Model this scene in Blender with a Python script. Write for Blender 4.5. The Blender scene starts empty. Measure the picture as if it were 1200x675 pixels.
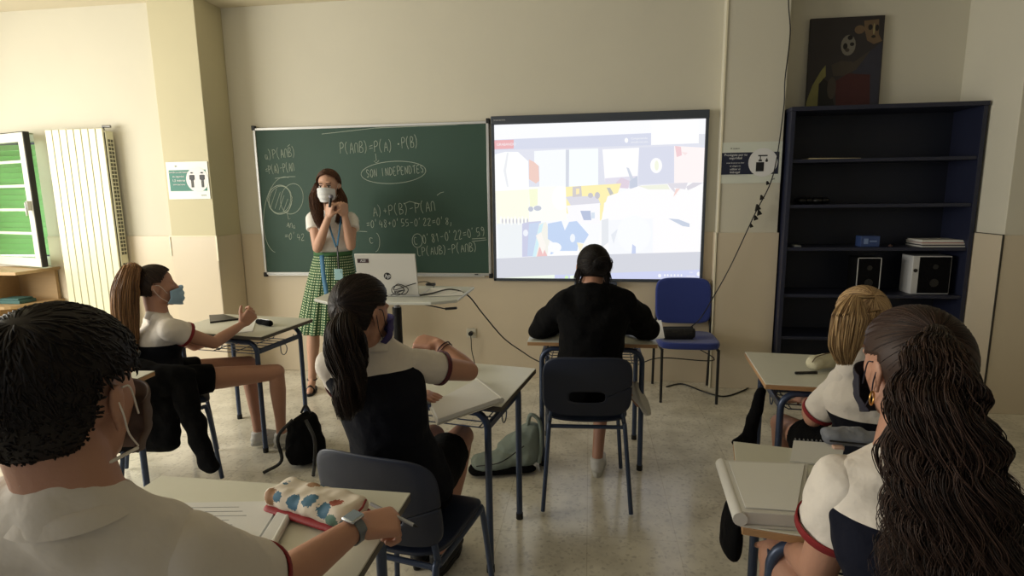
import bpy, bmesh, math, random
import numpy as np
from mathutils import Vector, Matrix, Euler
random.seed(4); RNG=np.random.default_rng(4)
PI=math.pi
S=bpy.context.scene; COL=S.collection
# ------------------------------------------------------------------ camera
CAM_H=1.54342489; FPX=665.0; PITCH=.162974135; ROLL=-.0133656889; YAW=-.137111027
fw=Vector((math.sin(YAW)*math.cos(PITCH),math.cos(YAW)*math.cos(PITCH),-math.sin(PITCH)))
rt0=Vector((math.cos(YAW),-math.sin(YAW),0)); up0=rt0.cross(fw)
rt=rt0*math.cos(ROLL)+up0*math.sin(ROLL); up=-rt0*math.sin(ROLL)+up0*math.cos(ROLL)
cd=bpy.data.cameras.new('camera'); cam=bpy.data.objects.new('camera',cd); COL.objects.link(cam)
cd.sensor_width=36; cd.lens=FPX/1200*36; cd.clip_start=.02
M3=Matrix((rt,up,-fw)).transposed(); cam.matrix_world=Matrix.Translation((0,0,CAM_H))@M3.to_4x4()
S.camera=cam
def ray(px,py):
    return rt*((px-600)/FPX)+up*(-(py-337.5)/FPX)+fw
def P(px,py,Y):
    d=ray(px,py); return Vector((0,0,CAM_H))+d*(Y/d.y)
def PZ(px,py,z):
    d=ray(px,py); return Vector((0,0,CAM_H))+d*((z-CAM_H)/d.z)
# ------------------------------------------------------------------ light
S.view_settings.view_transform='Standard'; S.view_settings.look='None'; S.view_settings.gamma=1
S.view_settings.use_curve_mapping=False; S.view_settings.exposure=0.0
W=bpy.data.worlds.new('world'); S.world=W; W.use_nodes=True
W.node_tree.nodes['Background'].inputs[0].default_value=(.86,.92,1,1)
W.node_tree.nodes['Background'].inputs[1].default_value=.14
def area(name,loc,target,sx,sy,e,col):
    l=bpy.data.lights.new(name,'AREA'); l.shape='RECTANGLE'; l.size=sx; l.size_y=sy; l.energy=e; l.color=col
    o=bpy.data.objects.new(name,l); COL.objects.link(o); o.location=loc
    o.rotation_euler=(Vector(target)-Vector(loc)).to_track_quat('-Z','Y').to_euler(); return o
area('daylight_left_window',(-5.9,1.5,1.75),(0,1.75,1.0),3.6,1.5,222,(1,.97,.875))
area('daylight_near_shutter',(-5.25,4.9,1.5),(-5.0,4.0,1.5),.9,1.1,10,(.85,1,.78))
area('rear_fill',(-3.5,-2.3,2.2),(-1,3,1.0),3.0,1.4,18,(.95,.98,1))  # weak fill lamp added from the rear; no rear window is built
# ------------------------------------------------------------------ helpers
def s2l(c):
    return tuple(((v/255)/12.92 if v<=10 else (((v/255)+.055)/1.055)**2.4) for v in c)
def mat(name,rgb,rough=.6,metal=0,bump=0,bscale=60,var=0,vscale=8,emit=None,estr=0,trans=0,spec=None,sheen=0,stretch=None):
    m=bpy.data.materials.new(name); m.use_nodes=True; nt=m.node_tree; b=nt.nodes['Principled BSDF']
    c=s2l(rgb)+(1,)
    b.inputs['Base Color'].default_value=c; b.inputs['Roughness'].default_value=rough; b.inputs['Metallic'].default_value=metal
    if spec is not None: b.inputs['Specular IOR Level'].default_value=spec
    if trans: b.inputs['Transmission Weight'].default_value=trans
    if sheen: b.inputs['Sheen Weight'].default_value=sheen
    if emit: b.inputs['Emission Color'].default_value=s2l(emit)+(1,); b.inputs['Emission Strength'].default_value=estr
    if bump or var:
        tc=nt.nodes.new('ShaderNodeTexCoord')
        mp=nt.nodes.new('ShaderNodeMapping'); nt.links.new(tc.outputs['Object'],mp.inputs[0])
        if stretch: mp.inputs['Scale'].default_value=stretch
    if var:
        n=nt.nodes.new('ShaderNodeTexNoise'); n.inputs['Scale'].default_value=vscale; n.inputs['Detail'].default_value=4
        nt.links.new(mp.outputs[0],n.inputs['Vector'])
        mx=nt.nodes.new('ShaderNodeMix'); mx.data_type='RGBA'; nt.links.new(n.outputs[0],mx.inputs[0])
        mx.inputs[6].default_value=tuple(v*(1-var) for v in c[:3])+(1,); mx.inputs[7].default_value=tuple(min(1,v*(1+var)) for v in c[:3])+(1,)
        nt.links.new(mx.outputs[2],b.inputs['Base Color'])
    if bump:
        n2=nt.nodes.new('ShaderNodeTexNoise'); n2.inputs['Scale'].default_value=bscale; n2.inputs['Detail'].default_value=3
        nt.links.new(mp.outputs[0],n2.inputs['Vector'])
        bp=nt.nodes.new('ShaderNodeBump'); bp.inputs['Strength'].default_value=bump; bp.inputs['Distance'].default_value=.01
        nt.links.new(n2.outputs[0],bp.inputs['Height']); nt.links.new(bp.outputs[0],b.inputs['Normal'])
    return m
class MB:
    def __init__(s): s.v=[]; s.f=[]; s.mi=[]; s.cur=0
    def raw(s,v,f):
        o=len(s.v); s.v+= [tuple(x) for x in v]; s.f+=[[i+o for i in q] for q in f]; s.mi+=[s.cur]*len(f); return s
    def box(s,a,b,M=None):
        x0,y0,z0=a; x1,y1,z1=b
        v=[(x,y,z) for x in(x0,x1) for y in(y0,y1) for z in(z0,z1)]
        if M: v=[M@Vector(p) for p in v]
        return s.raw(v,[(0,1,3,2),(4,6,7,5),(0,4,5,1),(2,3,7,6),(0,2,6,4),(1,5,7,3)])
    def quad(s,a,b,c,d): return s.raw([a,b,c,d],[(0,1,2,3)])
    def tube(s,pts,r,n=10,cap=True):
        pts=[Vector(p) for p in pts]; m=len(pts); rs=r if isinstance(r,(list,tuple)) else [r]*m
        v=[];f=[];nx=None
        for i,p in enumerate(pts):
            t=(pts[min(i+1,m-1)]-pts[max(i-1,0)]).normalized()
            if nx is None:
                a=Vector((0,0,1)) if abs(t.z)<.9 else Vector((1,0,0)); nx=t.cross(a).normalized()
            else: nx=(nx-t*nx.dot(t)).normalized()
            ny=t.cross(nx)
            for k in range(n):
                a=2*PI*k/n; v.append(p+(nx*math.cos(a)+ny*math.sin(a))*rs[i])
        for i in range(m-1):
            for k in range(n): f.append((i*n+k,i*n+(k+1)%n,(i+1)*n+(k+1)%n,(i+1)*n+k))
        if cap: f.append(tuple(range(n-1,-1,-1))); f.append(tuple((m-1)*n+k for k in range(n)))
        return s.raw(v,f)
    def lathe(s,prof,n=24,c=(0,0,0)):
        v=[];f=[];m=len(prof)
        for r,z in prof:
            for k in range(n): a=2*PI*k/n; v.append((c[0]+r*math.cos(a),c[1]+r*math.sin(a),c[2]+z))
        for i in range(m-1):
            for k in range(n): f.append((i*n+k,i*n+(k+1)%n,(i+1)*n+(k+1)%n,(i+1)*n+k))
        f.append(tuple(range(n-1,-1,-1))); f.append(tuple((m-1)*n+k for k in range(n)))
        return s.raw(v,f)
    def hull(s,items):
        pts=[p for it in items for p in shape_pts(it)]
        bm=bmesh.new()
        for p in pts: bm.verts.new(p)
        r=bmesh.ops.convex_hull(bm,input=bm.verts)
        bad=[g for g in r['geom_interior'] if isinstance(g,bmesh.types.BMVert)]+[g for g in r['geom_unused'] if isinstance(g,bmesh.types.BMVert)]
        if bad: bmesh.ops.delete(bm,geom=list(set(bad)),context='VERTS')
        bm.verts.index_update(); s.raw([v.co.copy() for v in bm.verts],[[v.index for v in f.verts] for f in bm.faces]); bm.free(); return s
    def build(s,name,m=None,parent=None,smooth=30,bevel=0,loc=None,M=None,solid=0,sub=0):
        me=bpy.data.meshes.new(name); me.from_pydata([tuple(p) for p in s.v],[],s.f); me.update()
        ms=m if isinstance(m,(list,tuple)) else [m]
        for q in ms: me.materials.append(q)
        if len(ms)>1: me.polygons.foreach_set('material_index',s.mi)
        bm=bmesh.new(); bm.from_mesh(me); bmesh.ops.recalc_face_normals(bm,faces=bm.faces); bm.to_mesh(me); bm.free()
        if smooth:
            me.polygons.foreach_set('use_smooth',[True]*len(me.polygons))
            me.set_sharp_from_angle(angle=math.radians(smooth))
        o=bpy.data.objects.new(name,me); COL.objects.link(o)
        if parent: o.parent=parent
        if M is not None: o.matrix_local=M
        if loc is not None: o.location=loc
        if solid: d=o.modifiers.new('s','SOLIDIFY'); d.thickness=solid; d.offset=0
        if bevel: d=o.modifiers.new('b','BEVEL'); d.width=bevel; d.segments=2; d.limit_method='ANGLE'
        if sub: d=o.modifiers.new('u','SUBSURF'); d.levels=sub; d.render_levels=sub
        return o
_ico=None
def ico():
    global _ico
    if _ico is None:
        bm=bmesh.new(); bmesh.ops.create_icosphere(bm,subdivisions=3,radius=1); _ico=[v.co.copy() for v in bm.verts]; bm.free()
    return _ico
def sp(c,r,R=None): return ('s',Vector(c),(r,r,r) if not isinstance(r,(tuple,list)) else r,R)
def ring(c,ax,r,r2=None,xd=None): return ('r',Vector(c),Vector(ax).normalized(),r,r2 or r,xd)
def shape_pts(it):
    if it[0]=='s':
        _,c,r,R=it; out=[]
        for v in ico():
            p=Vector((v.x*r[0],v.y*r[1],v.z*r[2])); out.append(c+(R@p if R else p))
        return out
    _,c,ax,r,r2,xd=it
    a=Vector(xd) if xd else (Vector((0,0,1)) if abs(ax.z)<.9 else Vector((0,1,0)))
    nx=(a-ax*a.dot(ax)).normalized(); ny=ax.cross(nx)
    return [c+nx*math.cos(k*PI/12)*r+ny*math.sin(k*PI/12)*r2 for k in range(24)]
def tag(o,label,cat,group=None):
    o['label']=label; o['category']=cat
    if group: o['group']=group
    return o
def thing(name,label,cat,loc=(0,0,0),rz=0,group=None):
    o=bpy.data.objects.new(name,None); COL.objects.link(o); o.location=loc; o.rotation_euler=(0,0,rz); o.empty_display_size=.1
    return tag(o,label,cat,group)
def struct(o): o['kind']='structure'; return o
def catmull(pts,n):
    pts=[Vector(p) for p in pts]; Q=[pts[0]*2-pts[1]]+pts+[pts[-1]*2-pts[-2]]; out=[]
    for i in range(len(pts)-1):
        p0,p1,p2,p3=Q[i:i+4]
        for k in range(n):
            t=k/n; out.append(.5*((2*p1)+(p2-p0)*t+(2*p0-5*p1+4*p2-p3)*t*t+(3*p1-p0-3*p2+p3)*t**3))
    out.append(pts[-1]); return out
def textmesh(body,size,matrix,m,name,parent,align='CENTER',shear=0,depth=.0004):
    cu=bpy.data.curves.new(name,'FONT'); cu.body=body; cu.size=size; cu.align_x=align; cu.align_y='CENTER'; cu.shear=shear; cu.extrude=depth
    o=bpy.data.objects.new(name,cu); COL.objects.link(o)
    dg=bpy.context.evaluated_depsgraph_get(); me=bpy.data.meshes.new_from_object(o.evaluated_get(dg)); COL.objects.unlink(o); bpy.data.objects.remove(o)
    me.materials.clear(); me.materials.append(m)
    o=bpy.data.objects.new(name,me); COL.objects.link(o); 
    if parent: o.parent=parent
    o.matrix_local=matrix; return o
# upright text plane facing -Y at local position
def facing(x,y,z): return Matrix.Translation((x,y,z))@Matrix.Rotation(PI/2,4,'X')
# ------------------------------------------------------------------ materials
def wallmat(name,rgb,rough,tile=None):
    m=mat(name,rgb,rough,bump=.06,bscale=25,var=.05,vscale=1.5)
    return m
WALL=wallmat('painted_plaster',(214,209,192),.75)
DADO=wallmat('glazed_wall_tile',(214,200,176),.35)
EDGE=mat('tile_edge',(240,232,205),.3)
CEILM=wallmat('ceiling_paint',(214,204,180),.8)
STEEL=mat('blue_grey_painted_steel',(56,68,92),.35,metal=.3,var=.1,vscale=30)
CHROME=mat('worn_metal',(150,150,152),.35,metal=.9)
PLASTIC=mat('navy_plastic',(24,33,54),.42,bump=.05,bscale=300,var=.08,vscale=20)
LAM=mat('pale_grey_laminate',(205,204,190),.38,var=.03,vscale=30)
BEECH=mat('beech_edge',(170,132,92),.5,var=.15,vscale=40,stretch=(1,1,12))
BLACK=mat('black_cloth',(7,7,9),.95,bump=.4,bscale=50,spec=.15)
NAVYC=mat('navy_cloth',(20,24,38),.85,bump=.3,bscale=60)
WHITEC=mat('white_cotton',(214,206,196),.8,bump=.5,bscale=22)
BLACKP=mat('black_plastic',(14,14,15),.4)
PAPER=mat('white_paper',(226,226,222),.7)
PAPER2=mat('printed_paper',(214,214,212),.7,var=.06,vscale=120,stretch=(1,14,1))
ALU=mat('aluminium_frame',(200,200,198),.35,metal=.6)
RED=mat('dark_red_trim',(128,20,28),.7)
SKIN=mat('skin',(176,130,108),.55,bump=.06,bscale=200,var=.06,vscale=15)
SKINL=mat('lighter_skin',(200,156,132),.55,bump=.06,bscale=200,var=.06,vscale=15)
SHOEW=mat('white_sneaker_fabric',(205,203,198),.6,bump=.1,bscale=120)
RUBBER=mat('white_rubber',(190,188,180),.6)
DARKSOLE=mat('black_rubber',(12,12,12),.7)
SURG=mat('surgical_mask_blue',(150,182,205),.8)
SURGW=mat('surgical_mask_white',(222,224,226),.8)
MASKB=mat('dark_mask',(26,24,40),.8)
LOOP=mat('mask_elastic',(220,214,205),.8)
# floor
def floor_mat():
    m=bpy.data.materials.new('terrazzo'); m.use_nodes=True; nt=m.node_tree; b=nt.nodes['Principled BSDF']; L=nt.links.new
    tc=nt.nodes.new('ShaderNodeTexCoord')
    v=nt.nodes.new('ShaderNodeTexVoronoi'); v.inputs['Scale'].default_value=75; L(tc.outputs['Object'],v.inputs['Vector'])
    cr=nt.nodes.new('ShaderNodeValToRGB'); L(v.outputs['Color'],cr.inputs[0])
    e=cr.color_ramp.elements; e[0].position=.12; e[0].color=s2l((186,180,166))+(1,); e[1].position=.35; e[1].color=s2l((246,243,232))+(1,)
    n=nt.nodes.new('ShaderNodeTexNoise'); n.inputs['Scale'].default_value=5; n.inputs['Detail'].default_value=8; L(tc.outputs['Object'],n.inputs['Vector'])
    cr2=nt.nodes.new('ShaderNodeValToRGB'); L(n.outputs[0],cr2.inputs[0]); e=cr2.color_ramp.elements
    e[0].position=.30; e[0].color=s2l((206,201,188))+(1,); e[1].position=.62; e[1].color=s2l((238,234,222))+(1,)
    mx=nt.nodes.new('ShaderNodeMix'); mx.data_type='RGBA'; mx.blend_type='MULTIPLY'; mx.inputs[0].default_value=.5
    L(cr2.outputs[0],mx.inputs[6]); L(cr.outputs[0],mx.inputs[7])
    br=nt.nodes.new('ShaderNodeTexBrick'); br.offset=0; br.inputs['Scale'].default_value=1; br.inputs['Brick Width'].default_value=.4; br.inputs['Row Height'].default_value=.4
    br.inputs['Mortar Size'].default_value=.0022; br.inputs['Color1'].default_value=(1,1,1,1); br.inputs['Color2'].default_value=(.95,.95,.95,1); br.inputs['Mortar'].default_value=(.8,.78,.74,1)
    L(tc.outputs['Object'],br.inputs['Vector'])
    m2=nt.nodes.new('ShaderNodeMix'); m2.data_type='RGBA'; m2.blend_type='MULTIPLY'; m2.inputs[0].default_value=1
    L(mx.outputs[2],m2.inputs[6]); L(br.outputs[0],m2.inputs[7])
    # a few dark scuffs
    n3=nt.nodes.new('ShaderNodeTexNoise'); n3.inputs['Scale'].default_value=14; n3.inputs['Detail'].default_value=6; L(tc.outputs['Object'],n3.inputs['Vector'])
    cr3=nt.nodes.new('ShaderNodeValToRGB'); L(n3.outputs[0],cr3.inputs[0]); e=cr3.color_ramp.elements; e[0].position=.26; e[0].color=(.45,.42,.38,1); e[1].position=.31; e[1].color=(1,1,1,1)
    m3=nt.nodes.new('ShaderNodeMix'); m3.data_type='RGBA'; m3.blend_type='MULTIPLY'; m3.inputs[0].default_value=.7
    L(m2.outputs[2],m3.inputs[6]); L(cr3.outputs[0],m3.inputs[7]); L(m3.outputs[2],b.inputs['Base Color'])
    rr=nt.nodes.new('ShaderNodeMapRange'); L(n.outputs[0],rr.inputs[0]); rr.inputs[3].default_value=.10; rr.inputs[4].default_value=.22; L(rr.outputs[0],b.inputs['Roughness'])
    return m
FLOOR=floor_mat()
# ------------------------------------------------------------------ setting
YF=4.65; YR=4.42; YB=4.80; ZC=3.1; ZT=1.235
def dado_slab(name,a,b,parentkind=True):
    o=MB().box(a,b).build(name,DADO,bevel=.004,smooth=0); return struct(o)
struct(MB().box((-6.4,-2.6,-.1),(4.2,5.4,0)).build('floor',FLOOR,smooth=0))
struct(MB().box((-6.4,-2.6,ZC),(4.2,5.4,ZC+.1)).build('ceiling',CEILM,smooth=0))
# front wall with its two columns and recess
WX0,WX1,WZ0,WZ1=-5.85,-4.74,.98,2.12     # window opening in the radiator wall
f=MB()
f.box((-3.05,YF,0),(1.0,YF+.3,ZC))
struct(f.build('wall_front',WALL,smooth=0))
l=MB(); l.box((-6.4,YR,0),(WX0,YR+.35,ZC)); l.box((WX1,YR,0),(-3.3,YR+.35,ZC)); l.box((WX0,YR,0),(WX1,YR+.35,WZ0)); l.box((WX0,YR,WZ1),(WX1,YR+.35,ZC))
struct(l.build('wall_radiator_side',WALL,smooth=0))
struct(MB().box((-3.455,4.315,0),(-3.052,4.95,ZC)).build('wall_left_column',wallmat('column_plaster',(206,198,166),.75),smooth=0,bevel=.004))
struct(MB().box((.972,4.53,0),(1.405,5.1,ZC)).build('wall_right_column',WALL,smooth=0,bevel=.004))
struct(MB().box((1.40,YB,0),(2.9,YB+.2,ZC)).build('wall_alcove',WALL,smooth=0))
struct(MB().box((2.72,4.17,0),(4.2,5.2,ZC)).build('wall_right',WALL,smooth=0,bevel=.004))
struct(MB().box((4.1,-2.6,0),(4.2,4.2,ZC)).build('wall_right_side',WALL,smooth=0))
lw=MB(); lw.box((-6.4,-2.6,0),(-6.2,5.0,.9)); lw.box((-6.4,-2.6,2.6),(-6.2,5.0,ZC)); lw.box((-6.4,3.8,.9),(-6.2,5.0,2.6)); lw.box((-6.4,-2.6,.9),(-6.2,-.2,2.6)); lw.box((-6.4,1.7,.9),(-6.2,1.85,2.6))
struct(lw.build('wall_left',WALL,smooth=0))
dado_slab('trim_1',(-3.04,YF-.010,0),(.972,YF,ZT))
d=MB(); d.box((WX1,YR-.010,0),(-3.462,YR,ZT)); d.box((-6.19,YR-.010,0),(WX1,YR,WZ0-.03)); struct(d.build('trim_2',DADO,smooth=0,bevel=.004))
d=MB(); d.box((-3.463,4.305,0),(-3.044,4.3149,ZT)); d.box((-3.0519,4.305,0),(-3.042,YF-.011,ZT)); struct(d.build('trim_3',DADO,smooth=0,bevel=.003))
d=MB(); d.box((.962,4.518,0),(1.415,4.53,ZT)); d.box((.960,4.518,0),(.9719,YF-.012,ZT)); struct(d.build('trim_4',DADO,smooth=0,bevel=.003))
d=MB(); d.box((2.708,4.158,0),(4.09,4.1699,ZT)); d.box((2.708,4.158,0),(2.7199,YB,ZT)); struct(d.build('trim_5',DADO,smooth=0,bevel=.003))
# bright metal strips on the tile edges
e=MB(); e.box((.953,4.512,0),(.964,4.524,ZT+.004)); struct(e.build('trim_6',EDGE,smooth=0))
e=MB(); e.box((-3.466,4.299,ZT),(-3.040,4.316,ZT+.007)); e.box((-3.468,4.300,ZT-.16),(-3.460,4.308,ZT)); e.box((-3.050,4.299,ZT-.2),(-3.038,4.304,ZT)); struct(e.build('trim_7',EDGE,smooth=0))
e=MB(); e.box((.962,4.522,ZT+.004),(.974,4.534,ZC)); struct(e.build('trim_8',EDGE,smooth=0))
DARKJ=mat('dark_joint',(70,66,58),.8)
e=MB(); e.box((2.703,4.153,0),(2.709,4.159,ZT+.003)); e.box((2.703,4.153,ZT),(2.712,YB,ZT+.005)); struct(e.build('trim_9',DARKJ,smooth=0))
# ------------------------------------------------------------------ window with open casement
UPVC=mat('white_window_frame',(226,226,216),.45)
GASK=mat('dark_seal',(40,40,38),.7)
GREEN=mat('green_louvre_paint',(168,210,156),.5,var=.08,vscale=5)
wf=MB()
for a,b in (((WX0,YR+.1,WZ0),(WX0+.06,YR+.17,WZ1)),((WX1-.06,YR+.1,WZ0),(WX1,YR+.17,WZ1)),((WX0,YR+.1,WZ0),(WX1,YR+.17,WZ0+.06)),((WX0,YR+.1,WZ1-.06),(WX1,YR+.17,WZ1))): wf.box(a,b)
wfr=struct(wf.build('window_1',UPVC,smooth=0,bevel=.004))
sh=MB()
z=WZ0+.07
sh.cur=0
while z<WZ1-.08:
    sh.raw([(WX0+.03,YR+.22,z),(WX1-.03,YR+.22,z),(WX1-.03,YR+.27,z+.05),(WX0+.03,YR+.27,z+.05)],[(0,1,2,3)]); z+=.05
sh.build('louvre_shutter',GREEN,wfr,smooth=0,solid=.006)
# open leaf
lx0,ly0=-5.55,4.50; lx1,ly1=-4.63,4.22
ang=math.atan2(ly1-ly0,lx1-lx0); LW=math.hypot(lx1-lx0,ly1-ly0)
cas=thing('window_casement','open white window casement with dark seals, green shutter light behind the glass','window',(lx0,ly0,.985),ang)
c=MB(); Hc=1.12; fwid=.075
c.box((0,0,0),(LW,.05,fwid)); c.box((0,0,Hc-fwid),(LW,.05,Hc)); c.box((0,0,fwid),(fwid,.05,Hc-fwid)); c.box((LW-fwid,0,fwid),(LW,.05,Hc-fwid))
c.build('casement_frame',UPVC,cas,bevel=.004)
c=MB(); c.box((LW,.004,.0),(LW+.012,.046,Hc)); c.box((0,.004,Hc),(LW+.012,.046,Hc+.006)); c.build('rubber_seal',GASK,cas,smooth=0)
GL=mat('window_glass',(235,255,238),.03,trans=1)
MB().box((fwid,.02,fwid),(LW-fwid,.026,Hc-fwid)).build('glass_pane',GL,cas,smooth=0)
c=MB()
for k in range(1,5): c.box((fwid,.008,fwid+k*.2),(LW-fwid,.018,fwid+k*.2+.022))
c.build('glazing_bar',UPVC,cas,smooth=0)
MB().box((LW-.03,-.035,.48),(LW-.005,0,.56)).box((LW-.028,-.045,.44),(LW-.012,-.03,.55)).build('window_handle',ALU,cas,bevel=.003)
# shelf unit beneath the window
PINE=mat('pine_board',(176,146,104),.45,var=.12,vscale=6,stretch=(1,8,8))
cu=thing('window_shelf_unit','low pine shelf unit with an open compartment beneath the open window','shelf unit',(-4.62,0,0))
MB().box((-1.1,4.0,.945),(-.02,4.40,.97)).build('top_board',PINE,cu,smooth=0,bevel=.002)
b_=MB()
pr=[(-1.1,3.98)]+[(-.02-.18*(1-math.cos(a)),4.40-.42*math.sin(a)) for a in np.linspace(PI/2,0,9)]+[(-1.1,4.40)]
n_=len(pr); b_.raw([(x,y,.66) for x,y in pr]+[(x,y,.685) for x,y in pr],[tuple(range(n_-1,-1,-1)),tuple(range(n_,2*n_))]+[(i,(i+1)%n_,n_+(i+1)%n_,n_+i) for i in range(n_)])
b_.build('curved_shelf',PINE,cu,smooth=0)
MB().box((-1.1,4.37,0),(-.05,4.40,.945)).build('back_panel',PINE,cu,smooth=0)
MB().box((-.45,4.02,0),(-.425,4.37,.945)).build('side_panel',PINE,cu,smooth=0)
MB().box((-1.1,4.0,0),(-1.075,4.37,.945)).build('side_panel',PINE,cu,smooth=0)
MB().box((-1.07,4.03,.0),(-.45,4.36,.08)).build('plinth',PINE,cu,smooth=0)
tag(MB().box((-4.98,4.10,.686),(-4.76,4.25,.715)).box((-4.96,4.11,.715),(-4.78,4.24,.73)).build('notebook',mat('teal_cover',(52,92,88),.6),bevel=.003),'dark teal notebook lying on the curved pine shelf under the window','notebook')
# ------------------------------------------------------------------ radiator
RADM=mat('cream_enamel',(226,224,196),.35)
rd=thing('radiator','tall cream panel radiator with vertical ribs on the wall beside the window','radiator',(-4.497,4.30,.14))
RH=1.985
for k in range(8):
    MB().box((k*.0675,0,0),(k*.0675+.0615,.016,RH)).build('rib_panel',RADM,rd,bevel=.004)
g=MB(); g.box((.005,.030,.03),(.53,.034,RH-.03)); g.build('back_sheet',mat('shaded_enamel',(66,66,54),.6),rd,smooth=0)  # sheet coloured dark to paint the shade in the gaps between ribs
g=MB()
for z in (.06,RH-.11): MB().tube([(.01,.055,z),(.54,.055,z)],.018).build('water_manifold',RADM,rd)
g=MB(); g.box((.541,.016,0),(.546,.09,RH-.02)); g.build('side_grille',RADM,rd,smooth=0)
g=MB()
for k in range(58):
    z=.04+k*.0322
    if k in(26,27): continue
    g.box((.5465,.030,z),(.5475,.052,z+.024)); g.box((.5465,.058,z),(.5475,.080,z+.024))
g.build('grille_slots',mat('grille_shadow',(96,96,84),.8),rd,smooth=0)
MB().tube([(.50,.05,RH-.01),(.50,.05,RH+.02),(.56,.06,RH+.02)],.012).build('bleed_valve',CHROME,rd)
for x,z in((.05,.3),(.4,.3),(.4,1.6)): MB().box((x,.05,z),(x+.05,.108,z+.06)).build('wall_bracket',RADM,rd,smooth=0)
# ------------------------------------------------------------------ chalkboard
BGREEN=mat('green_chalkboard',(44,74,62),.62,var=.14,vscale=2.5)
bx0,bx1,bz0,bz1=-2.835,-.808,.878,2.128
cb=thing('chalkboard','green chalkboard covered in handwritten probability formulas','chalkboard',(0,YF-.005,0))
MB().box((bx0+.01,-.022,bz0+.01),(bx1-.01,-.006,bz1-.01)).build('writing_surface',BGREEN,cb,smooth=0)
g=MB(); w_=.022
g.box((bx0,-.03,bz1-w_),(bx1,-.004,bz1)); g.box((bx0,-.03,bz0),(bx1,-.004,bz0+w_)); g.box((bx0,-.03,bz0),(bx0+w_,-.004,bz1)); g.box((bx1-w_,-.03,bz0),(bx1,-.004,bz1))
g.build('frame',ALU,cb,bevel=.003)
for x in(bx0,bx1):
    for z in(bz0,bz1): MB().box((x-.016+(0.006 if x==bx0 else -.006),-.034,z-.02),(x+.016+(0.006 if x==bx0 else -.006),-.003,z+.02)).build('corner_cap',BLACKP,cb,bevel=.005)
MB().box((bx0+.05,-.06,bz0-.006),(bx1-.05,-.03,bz0+.004)).build('chalk_ledge',ALU,cb,bevel=.002)
MB().box((-.95,-.034,bz0+.008),(-.92,-.031,bz0+.016)).build('maker_plate',BLACKP,cb,smooth=0)
CHALK=mat('chalk',(184,194,180),.95)
G={'P':[[(0,0),(.02,1)],[(0,.95),(.3,1.02),(.5,.8),(.35,.55),(.04,.5)]],'(':[[(.3,1.15),(.1,.8),(.08,.3),(.28,-.1)]],')':[[(0,1.15),(.2,.8),(.22,.3),(.02,-.12)]],
'A':[[(0,0),(.25,.95),(.5,0)],[(.1,.38),(.42,.4)]],'n':[[(0,0),(.04,.75),(.25,.95),(.42,.75),(.45,0)]],'U':[[(0,.9),(.05,.2),(.25,0),(.42,.2),(.46,.9)]],'B':[[(0,0),(.02,1),(.32,.98),(.38,.75),(.05,.52),(.4,.45),(.42,.1),(.02,0)]],
'b':[[(0,0),(.02,1),(.32,.98),(.38,.75),(.05,.52),(.4,.45),(.42,.1),(.02,0)],[(-.05,1.25),(.45,1.3)]],'=':[[(0,.35),(.45,.38)],[(0,.6),(.45,.64)]],'-':[[(0,.5),(.4,.52)]],'+':[[(0,.5),(.4,.5)],[(.2,.25),(.2,.75)]],'.':[[(.1,.40),(.2,.5),(.26,.42),(.16,.36),(.1,.42),(.22,.46)]],
'0':[[(.2,.95),(0,.6),(.05,.1),(.25,0),(.42,.4),(.35,.85),(.2,.95)]],"'":[[(.1,1.1),(.05,.85)]],'4':[[(.1,.95),(0,.4),(.45,.42)],[(.36,.8),(.34,0)]],'8':[[(.35,.85),(.15,.95),(.05,.75),(.35,.3),(.2,0),(.02,.2),(.35,.7),(.35,.85)]],
'2':[[(0,.8),(.2,.98),(.38,.75),(0,.02),(.42,.02)]],'5':[[(.4,.95),(.05,.93),(.03,.55),(.32,.5),(.36,.15),(0,.02)]],'1':[[(.05,.7),(.2,.95),(.2,0)]],'S':[[(.4,.85),(.15,.95),(.02,.7),(.35,.35),(.3,.05),(0,.08)]],'O':[[(.2,.95),(0,.6),(.05,.1),(.25,0),(.45,.4),(.35,.85),(.2,.95)]],
'N':[[(0,0),(.02,.95),(.4,.02),(.45,.98)]],'I':[[(.1,0),(.12,.95)]],'D':[[(0,0),(.02,.95),(.35,.8),(.4,.25),(.02,0)]],'E':[[(.4,.95),(.02,.93),(0,0),(.4,.02)],[(.02,.5),(.32,.5)]],'9':[[(.4,.75),(.2,.6),(.05,.75),(.2,.97),(.4,.8),(.35,.3),(.15,0)]],'T':[[(0,.93),(.5,.97)],[(.25,.95),(.24,0)]],
'a':[[(.35,.5),(.1,.55),(.02,.2),(.2,0),(.36,.3),(.36,.5),(.42,0)]],'c':[[(.4,.75),(.15,.85),(0,.5),(.1,.08),(.4,.1)]],',':[[(.1,.3),(.1,.05),(0,-.2)]],'L':[[(0,.9),(.02,.05),(.4,0)]],'/':[[(0,0),(.35,.9)]],'F':[[(.02,0),(0,.95),(.45,.97)],[(.02,.5),(.3,.5)]],' ':[]}
ck=MB()
def bp(px,py): 
    p=P(px,py,YF-.03); return (p.x,p.z)
def stroke(pts,r=.0022):
    ck.tube([(x,-.0225,z) for x,z in pts],r,5)
def write(txt,p0,p1,hpx,wob=.03):
    (x0,z0),(x1,z1)=bp(*p0),bp(*p1); h=abs(bp(p0[0],p0[1]-hpx)[1]-z0); L=math.hypot(x1-x0,z1-z0); n=len(txt); adv=L/n; a=math.atan2(z1-z0,x1-x0)
    for i,chh in enumerate(txt):
        for st in G.get(chh,[]):
            q=[]
            for u,v in st:
                xx=adv*i+u*adv*1.45; zz=v*h*(.9+.1*random.random())+random.uniform(-wob,wob)*h; q.append((x0+xx*math.cos(a)-zz*math.sin(a),z0+xx*math.sin(a)+zz*math.cos(a)))
            stroke([ (p.x,p.y) for p in catmull([Vector((a_,b_,0)) for a_,b_ in q],3)] if len(q)>2 else q)
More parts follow.
